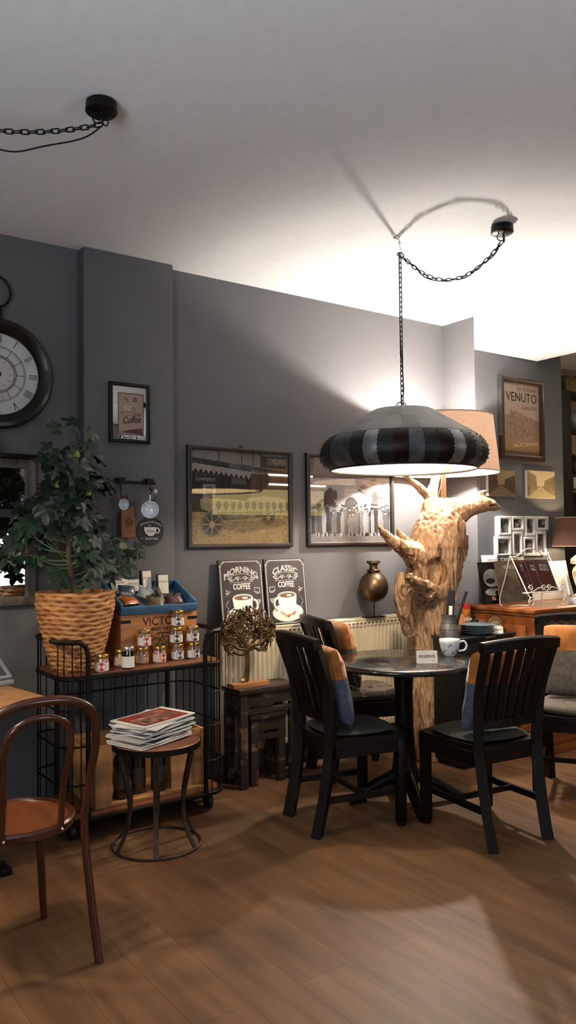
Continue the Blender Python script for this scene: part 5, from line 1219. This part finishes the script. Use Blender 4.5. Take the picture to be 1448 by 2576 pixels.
# leaning magazines behind the easel
def leaning(px0, py0, px1, py1, yy, label, cat, name, m, dec, th=.006, group='magazines on the chest'):
    a_, b2 = at(px0, py0, y=yy), at(px1, py1, y=yy); W_ = b2.x-a_.x; H_ = a_.z-ZT2
    lean = .16; t = thing(name, label, cat, ((a_.x+b2.x)/2, yy-H_*lean*.5, ZT2), (-lean, 0, 0), group)
    b = new(); box(b, -W_/2, W_/2, 0, th, 0, H_/math.cos(lean), .0008); obj('cover', b, m, t); dec(t, W_, H_)
    return t
def d1(t, W, H):
    b = new(); F = T(0, -.0006, 0) @ UP; prism(b, ell(.0, H*.62, W*.36, H*.22), 0, .0004, F, 0); prism(b, ell(.0, H*.28, W*.36, H*.09), 0, .0004, F, 0); prism(b, ell(-.02, H*.55, W*.2, H*.07), .0005, .0008, F, 1); prism(b, ell(.03, H*.25, W*.06, H*.07, 12), .0005, .0008, F, 1)
    obj('cover_photo', b, [mat('snow_grey', 'b5b2ae', '6e6b68', 14, .4), INK], t)
    b = new(); box(b, -W*.1, W*.06, -.001, 0, H*.08, H*.16); obj('red_white_badge', b, mat('badge_red', 'b8402c', 'd8cfc4', 60, .5, lo=.45, hi=.5), t)
def d2(t, W, H):
    b = new(); F = T(0, -.0006, 0) @ UP; prism(b, [(-W*.45, H*.05), (W*.45, H*.05), (W*.45, H*.3), (W*.1, H*.55), (-W*.2, H*.72), (-W*.45, H*.6)], 0, .0004, F); obj('cover_photo', b, mat('dim_landscape', '2e2a28', '58524c', 12, .4), t)
    b = new(); text(b, 'NEMECKA', .036, F @ T(0, H*.86, 0), ext=.0001, sx=.9); obj('lettering', b, LBL, t)
def d3(t, W, H):
    b = new(); F = T(0, -.0006, 0) @ UP; text(b, 'STAROMESTSKE', .040, F @ T(0, H-.03, 0), ext=.0001, sx=.9); text(b, 'NAMESTI', .036, F @ T(0, H-.068, 0), ext=.0001); obj('lettering', b, LBL, t)
def d4(t, W, H):
    b = new(); F = T(0, -.0006, 0) @ UP; text(b, 'Novy Svet', .03, F @ T(.02, H-.03, 0), ext=.0001, shear=.3); obj('lettering', b, CHG, t)
leaning(1218, 1397, 1262, 1500, 3.84, 'white booklet at the back left of the magazines on the chest', 'booklet', 'booklet', PAPER, d4)
leaning(1259, 1397, 1326, 1500, 3.825, 'dark booklet lettered STAROMESTSKE behind the other magazines', 'booklet', 'booklet', mat('dark_green_cover', '2c2e2b', '232522', 9, .4), d3)
leaning(1207, 1415, 1268, 1510, 3.77, 'black magazine with a snowy round photograph, left on the chest', 'magazine', 'magazine', mat('black_cover', '161314', '100e0f', 9, .3, coat=.2), d1)
leaning(1249, 1412, 1322, 1500, 3.73, 'grey-brown magazine lettered NEMECKA beside the white easel', 'magazine', 'magazine', mat('grey_brown_cover', '6a6056', '5a5149', 9, .35, coat=.2), d2)
a_, b2 = at(1322, 1412, y=3.80), at(1415, 1412, y=3.80)
t = thing('white_board', 'blank white board leaning behind the menu easel', 'board', ((a_.x+b2.x)/2, 3.735, ZT2), (-.2, 0, 0)); W_ = b2.x-a_.x
b = new(); prism(b, [(-W_/2, 0), (W_/2+.05, 0), (W_/2, a_.z-ZT2), (-W_/2, a_.z-ZT2)], -.008, 0, UP); obj('board', b, PAPER, t)
f = new(); box(f, W_/2-.02, W_/2+.01, -.010, -.001, .02, a_.z-ZT2); obj('edge_strip', f, WF, t)
# white wire easel with ring-bound menus
ex = at(1342, 1510, y=3.47)
t = thing('wire_easel', 'white scrolled wire easel holding brown menus on the chest', 'easel', (ex.x+.03, 3.45, ZT2+.002), -.08)
EZ = mat('cream_wire', 'd9d0c2', 'cabfae', 9, .45)
def wire(nm, pts, r=.0042, k=6): b = new(); tube(b, spline(pts, k), r, 7); return obj(nm, b, EZ, t)
def scroll(cx, cz, R, y, a0, turns, s=1, n=22): return [(cx+s*R*(1-.75*i/n)*math.cos(a0+turns*2*PI*i/n), y, cz+R*(1-.75*i/n)*math.sin(a0+turns*2*PI*i/n)) for i in range(n+1)]
for s in (-1, 1):
    b = new(); tube(b, [(s*.19, .075, .345), (s*.165, -.05, .09), (s*.165, -.075, .06)]+scroll(s*.165-s*.0, .034, .03, -.085, PI/2, -1.3, s), .0042, 7); obj('front_leg', b, EZ, t)
    b = new(); tube(b, spline([(s*.19, .075, .345), (s*.2, .11, .2), (s*.205, .16, .006), (s*.165, .02, .006), (s*.165, -.06, .01)], 5), .0035, 7); obj('back_leg', b, EZ, t)
    b = new(); ball(b, (s*.19, .075, .35), .009, 10); obj('finial', b, EZ, t)
wire('top_scroll', [(-.19, .075, .335), (-.13, .07, .335), (-.07, .07, .37), (0, .07, .385), (.07, .07, .37), (.13, .07, .335), (.19, .075, .335)])
b = new(); box(b, -.175, .175, -.065, -.015, .088, .094); obj('ledge', b, EZ, t)
b = new()
for s in (-1, 1):
    tube(b, spline([(0, -.066, .10), (s*.06, -.066, .125), (s*.12, -.066, .105), (s*.165, -.066, .095)], 5), .003, 6)
    tube(b, scroll(s*.028, .122, .022, -.066, PI, -1.3, s), .003, 6); tube(b, scroll(s*.15, .125, .022, -.066, 0, 1.2, s), .003, 6)
obj('front_scrolls', b, EZ, t)
MENU = mat('maroon_menu_cover', '3a1512', '2d0f0d', 9, .35, coat=.15)
for i in range(5):
    x = (-.10, -.09, -.035, -.01, .075)[i]; lean = -.42
    M0 = T(ex.x+.03, 3.45, ZT2) @ RZ(-.08) @ T(x+.01*(i < 4), -.022-.0075*i+.012, .0948)
    W_, H_ = .155, .235
    mt = thing('ring_bound_menu', ('rearmost ring-bound maroon menu in the easel', 'second ring-bound menu from the back in the easel', 'middle ring-bound maroon menu, its BISTRO NOLL half covered', 'second foremost ring-bound menu in the easel', 'foremost ring-bound maroon menu reading BISTRO NOLL')[i], 'menu', M0.translation, (lean, 0, -.08), 'maroon menus in the easel')
    b = new(); box(b, -W_/2+.008, W_/2, 0, .004, 0, H_, .0008); obj('cover', b, MENU, mt)
    b = new()
    for k in range(15): torus(b, (-W_/2+.006, .002, .012+k*.015), .006, .0014, RX(0), 10, 5)
    obj('ring_binding', b, CHROME, mt)['kind'] = 'stuff'
    b = new(); text(b, 'BISTRO', .026, T(.012, -.0006, H_-.045) @ UP, ext=.0001, bold=.0004); text(b, 'NOLL', .034, T(.012, -.0006, H_-.072) @ UP, ext=.0001, bold=.0006); obj('lettering', b, CHG, mt)
t = thing('grey_tray', 'flat grey box with papers on the chest beside the easel', 'box', (5.02, 3.345, ZT2), .12)
b = new(); box(b, -.22, .22, -.07, .07, 0, .042, .003); obj('box_body', b, GP, t)
t = thing('loose_papers', 'loose folded papers on the grey box', 'papers', (4.99, 3.35, ZT2+.0425), .3); b = new()
for k in range(5): box(b, -.09+.02*k, .07+.015*k, -.05, .045, .002*k, .0012+.002*k, 0, RZ(.1*k-.2))
obj('paper_sheets', b, PAPER, t)
# table lamp on the chest
lq = Vector((5.30, 3.62, ZT2))
t = thing('table_lamp', 'table lamp with a brown shade and ornate pale base at the right edge', 'table lamp', lq)
b = new(); lathe(b, [(0, 0), (.075, 0), (.078, .02), (.06, .03), (.04, .05), (.05, .09), (.07, .16), (.075, .2), (.065, .23), (.05, .245), (.05, .255), (.085, .262), (.085, .275), (.08, .278), (.08, .30), (.05, .325), (.015, .345), (.012, .40), (0, .40)], 32); obj('lamp_base', b, mat('antique_cream_gold', 'cdbf9f', '8f7c55', 14, .4, bump=.1, lo=.4, hi=.5), t)
b = new(); 
for k in range(16):
    a = 2*PI*k/16; box(b, -.003, .003, -.004, .004, .279, .30, 0, RZ(a) @ T(.081, 0, 0))
obj('base_gallery', b, WF, t)['kind'] = 'stuff'
b = new(); lathe(b, [(.215, .395), (.19, .61)], 56); lathe(b, [(.188, .61), (.213, .395)], 56); obj('lamp_shade', b, linen('brown_linen', '5a3c30', .06), t, recalc=False, smooth=60)
b = new(); torus(b, (0, 0, .396), .214, .003, None, 56, 6); torus(b, (0, 0, .61), .189, .003, None, 56, 6); obj('shade_ring', b, mat('pale_shade_trim', 'b8a08a', 'a8907a', 9, .7), t)
b = new(); ball(b, (0, 0, .47), .03, 14); obj('bulb', b, mat('small_lamp_bulb', 'ffe6bd', 'ffe6bd', 1, .4, emit=(1, .78, .48), es=P_SMALL/(PI*4*PI*.03**2)), t)
# ---------------------------------------------------------------- kitchen shelf beyond the pillar
yk = 4.55
t = thing('kitchen_shelf', 'black open shelf unit beyond the pillar at the right edge', 'shelf', (7.15, yk, 0))
zs_ = [at(1430, p, y=yk).z for p in (983, 1072, 1075, 1160, 1200, 1228)]
xl = at(1405, 1100, y=yk).x-7.15; xm = at(1437, 1100, y=yk).x-7.15
BS = mat('black_shelf_paint', '0c0b0b', '090808', 9, .5)
zt = zs_[0]
b = new(); box(b, xl, xm, 0, .24, 0, zt); obj('side_panel', b, BS, t)
for z in (zt, zs_[1], zs_[4]+.03): b = new(); box(b, xm, 1.3, 0, .24, z-.03, z); obj('shelf_board', b, BS, t)
b = new(); box(b, xm, 1.3, -.01, .24, zs_[5], zs_[4]); obj('pale_board', b, mat('pale_shelf_edge', 'a59a82', '978c75', 9, .6), t)
b = new(); box(b, xm, 1.3, .22, .24, 0, zs_[5]-.02); obj('lower_back', b, BS, t)
def kit(nm, lb, cat, px, z, r_, prof, m, dy=.1):
    q = at(px, 1100, y=yk+dy); t = thing(nm, lb, cat, (q.x, yk+dy, z+.0008)); b = new(); lathe(b, prof, 28); obj('body', b, m, t); return t
fish = kit('fish_ornament', 'grey ceramic fish ornament on the upper black shelf', 'ornament', 1443, zs_[1], .1, [(0, 0), (.05, .0), (.09, .04), (.1, .09), (.08, .14), (.04, .165), (0, .17)], mat('grey_ceramic', '8d938f', '7b817d', 9, .3, coat=.3))
b = new(); prism(b, [(-.09, .09), (-.16, .03), (-.17, .08), (-.19, .17), (-.15, .15)], -.012, .012, UP); obj('tail', b, _mats['grey_ceramic'], fish)
ket = kit('brass_kettle', 'dark brass kettle on the lower black shelf', 'kettle', 1444, zs_[4]+.03, .1, [(0, 0), (.08, 0), (.10, .04), (.1, .1), (.06, .16), (.03, .18), (.03, .2), (0, .21)], BRASS)
b = new(); tube(b, spline([(-.08, 0, .1), (-.11, 0, .2), (-.10, 0, .3), (-.08, 0, .33)], 5), .012, 8); obj('spout', b, BRASS, ket)
for px, w_, h_, m, lb in ((1413, .06, .16, mat('olive_tin', '6a6236', '58512c', 9, .5), 'olive tin on top of the black kitchen shelf'), (1427, .12, .15, mat('green_box', '7a7a48', '6a4a2a', 9, .5), 'greenish box on top of the black kitchen shelf'), (1446, .12, .17, mat('red_box', '9a2f1c', '7e2416', 9, .5), 'red box on top of the black kitchen shelf')):
    q = at(px, 960, y=yk+.1); t = thing('storage_box', lb, 'box', (q.x, yk+.1, zt+.0008), 0, 'boxes on top of the kitchen shelf'); b = new(); box(b, -w_/2, w_/2, -.06, .06, 0, h_, .003); obj('carton', b, m, t)
    b = new(); box(b, -w_/2+.015, w_/2-.015, -.061, -.06, .03, h_-.04); obj('front_label', b, LBL if 'red' in lb else mat('faded_label', '8a7a4a', '6a5a34', 20, .6), t)
kl = lamp('kitchen_light', 'AREA', (6.9, 3.2, 2.95), P_KITCH, (1, .82, .58), .5)
# ---------------------------------------------------------------- bar behind the viewer, seen in the picture glass and the mirror
t = thing('back_bar', 'lit bar back with glass shelves, seen reflected in the picture glass', 'bar', (7.0, Y0+.002, 0)); w = 1.1
b = new(); box(b, -w, w, 0, .06, 0, 2.55); obj('back_panel', b, wood('bar_wood', '8a5a30', '6a4222', .5), t)
b = new(); box(b, -w+.05, w-.05, .06, .065, 1.80, 2.2); obj('lit_panel', b, mat('lit_bar_panel', 'd8b870', 'c8a860', 1, .6, emit=(1, .78, .34), es=3), t)
for z in (2.27, 2.42): b = new(); box(b, -w+.02, w-.02, .06, .09, z, z+.028); obj('light_strip', b, mat('bar_light_strip', 'fff4dc', 'fff4dc', 1, .5, emit=(1, .93, .78), es=22), t)
b = new(); box(b, -w+.02, w-.02, .06, .26, 1.76, 1.78); obj('glass_shelf', b, mat('glass_shelf', 'bcd0c8', 'b0c4bc', 1, .1, coat=.5), t)
g0 = None
for i in range(16):
    lb = 'stemmed wine glass on the lit bar shelf, seen reflected in the picture glass'
    if g0 is None:
        g0 = thing('wine_glass', lb, 'glass', (6.0, Y0+.16, 1.781), 0, 'wine glasses on the bar shelf')
        b = new(); lathe(b, [(0, 0), (.034, .001), (.034, .004), (.006, .008), (.004, .08), (.012, .09), (.038, .13), (.042, .17), (.034, .215), (.032, .215), (.04, .17), (.036, .132), (0, .094)], 20); obj('glass_bowl', b, glass_mat('bar_glass', (.8, .8, .75), .02), g0)
    else: dup(g0, (6.0+.125*i, Y0+.16, 1.781), 0, lb)
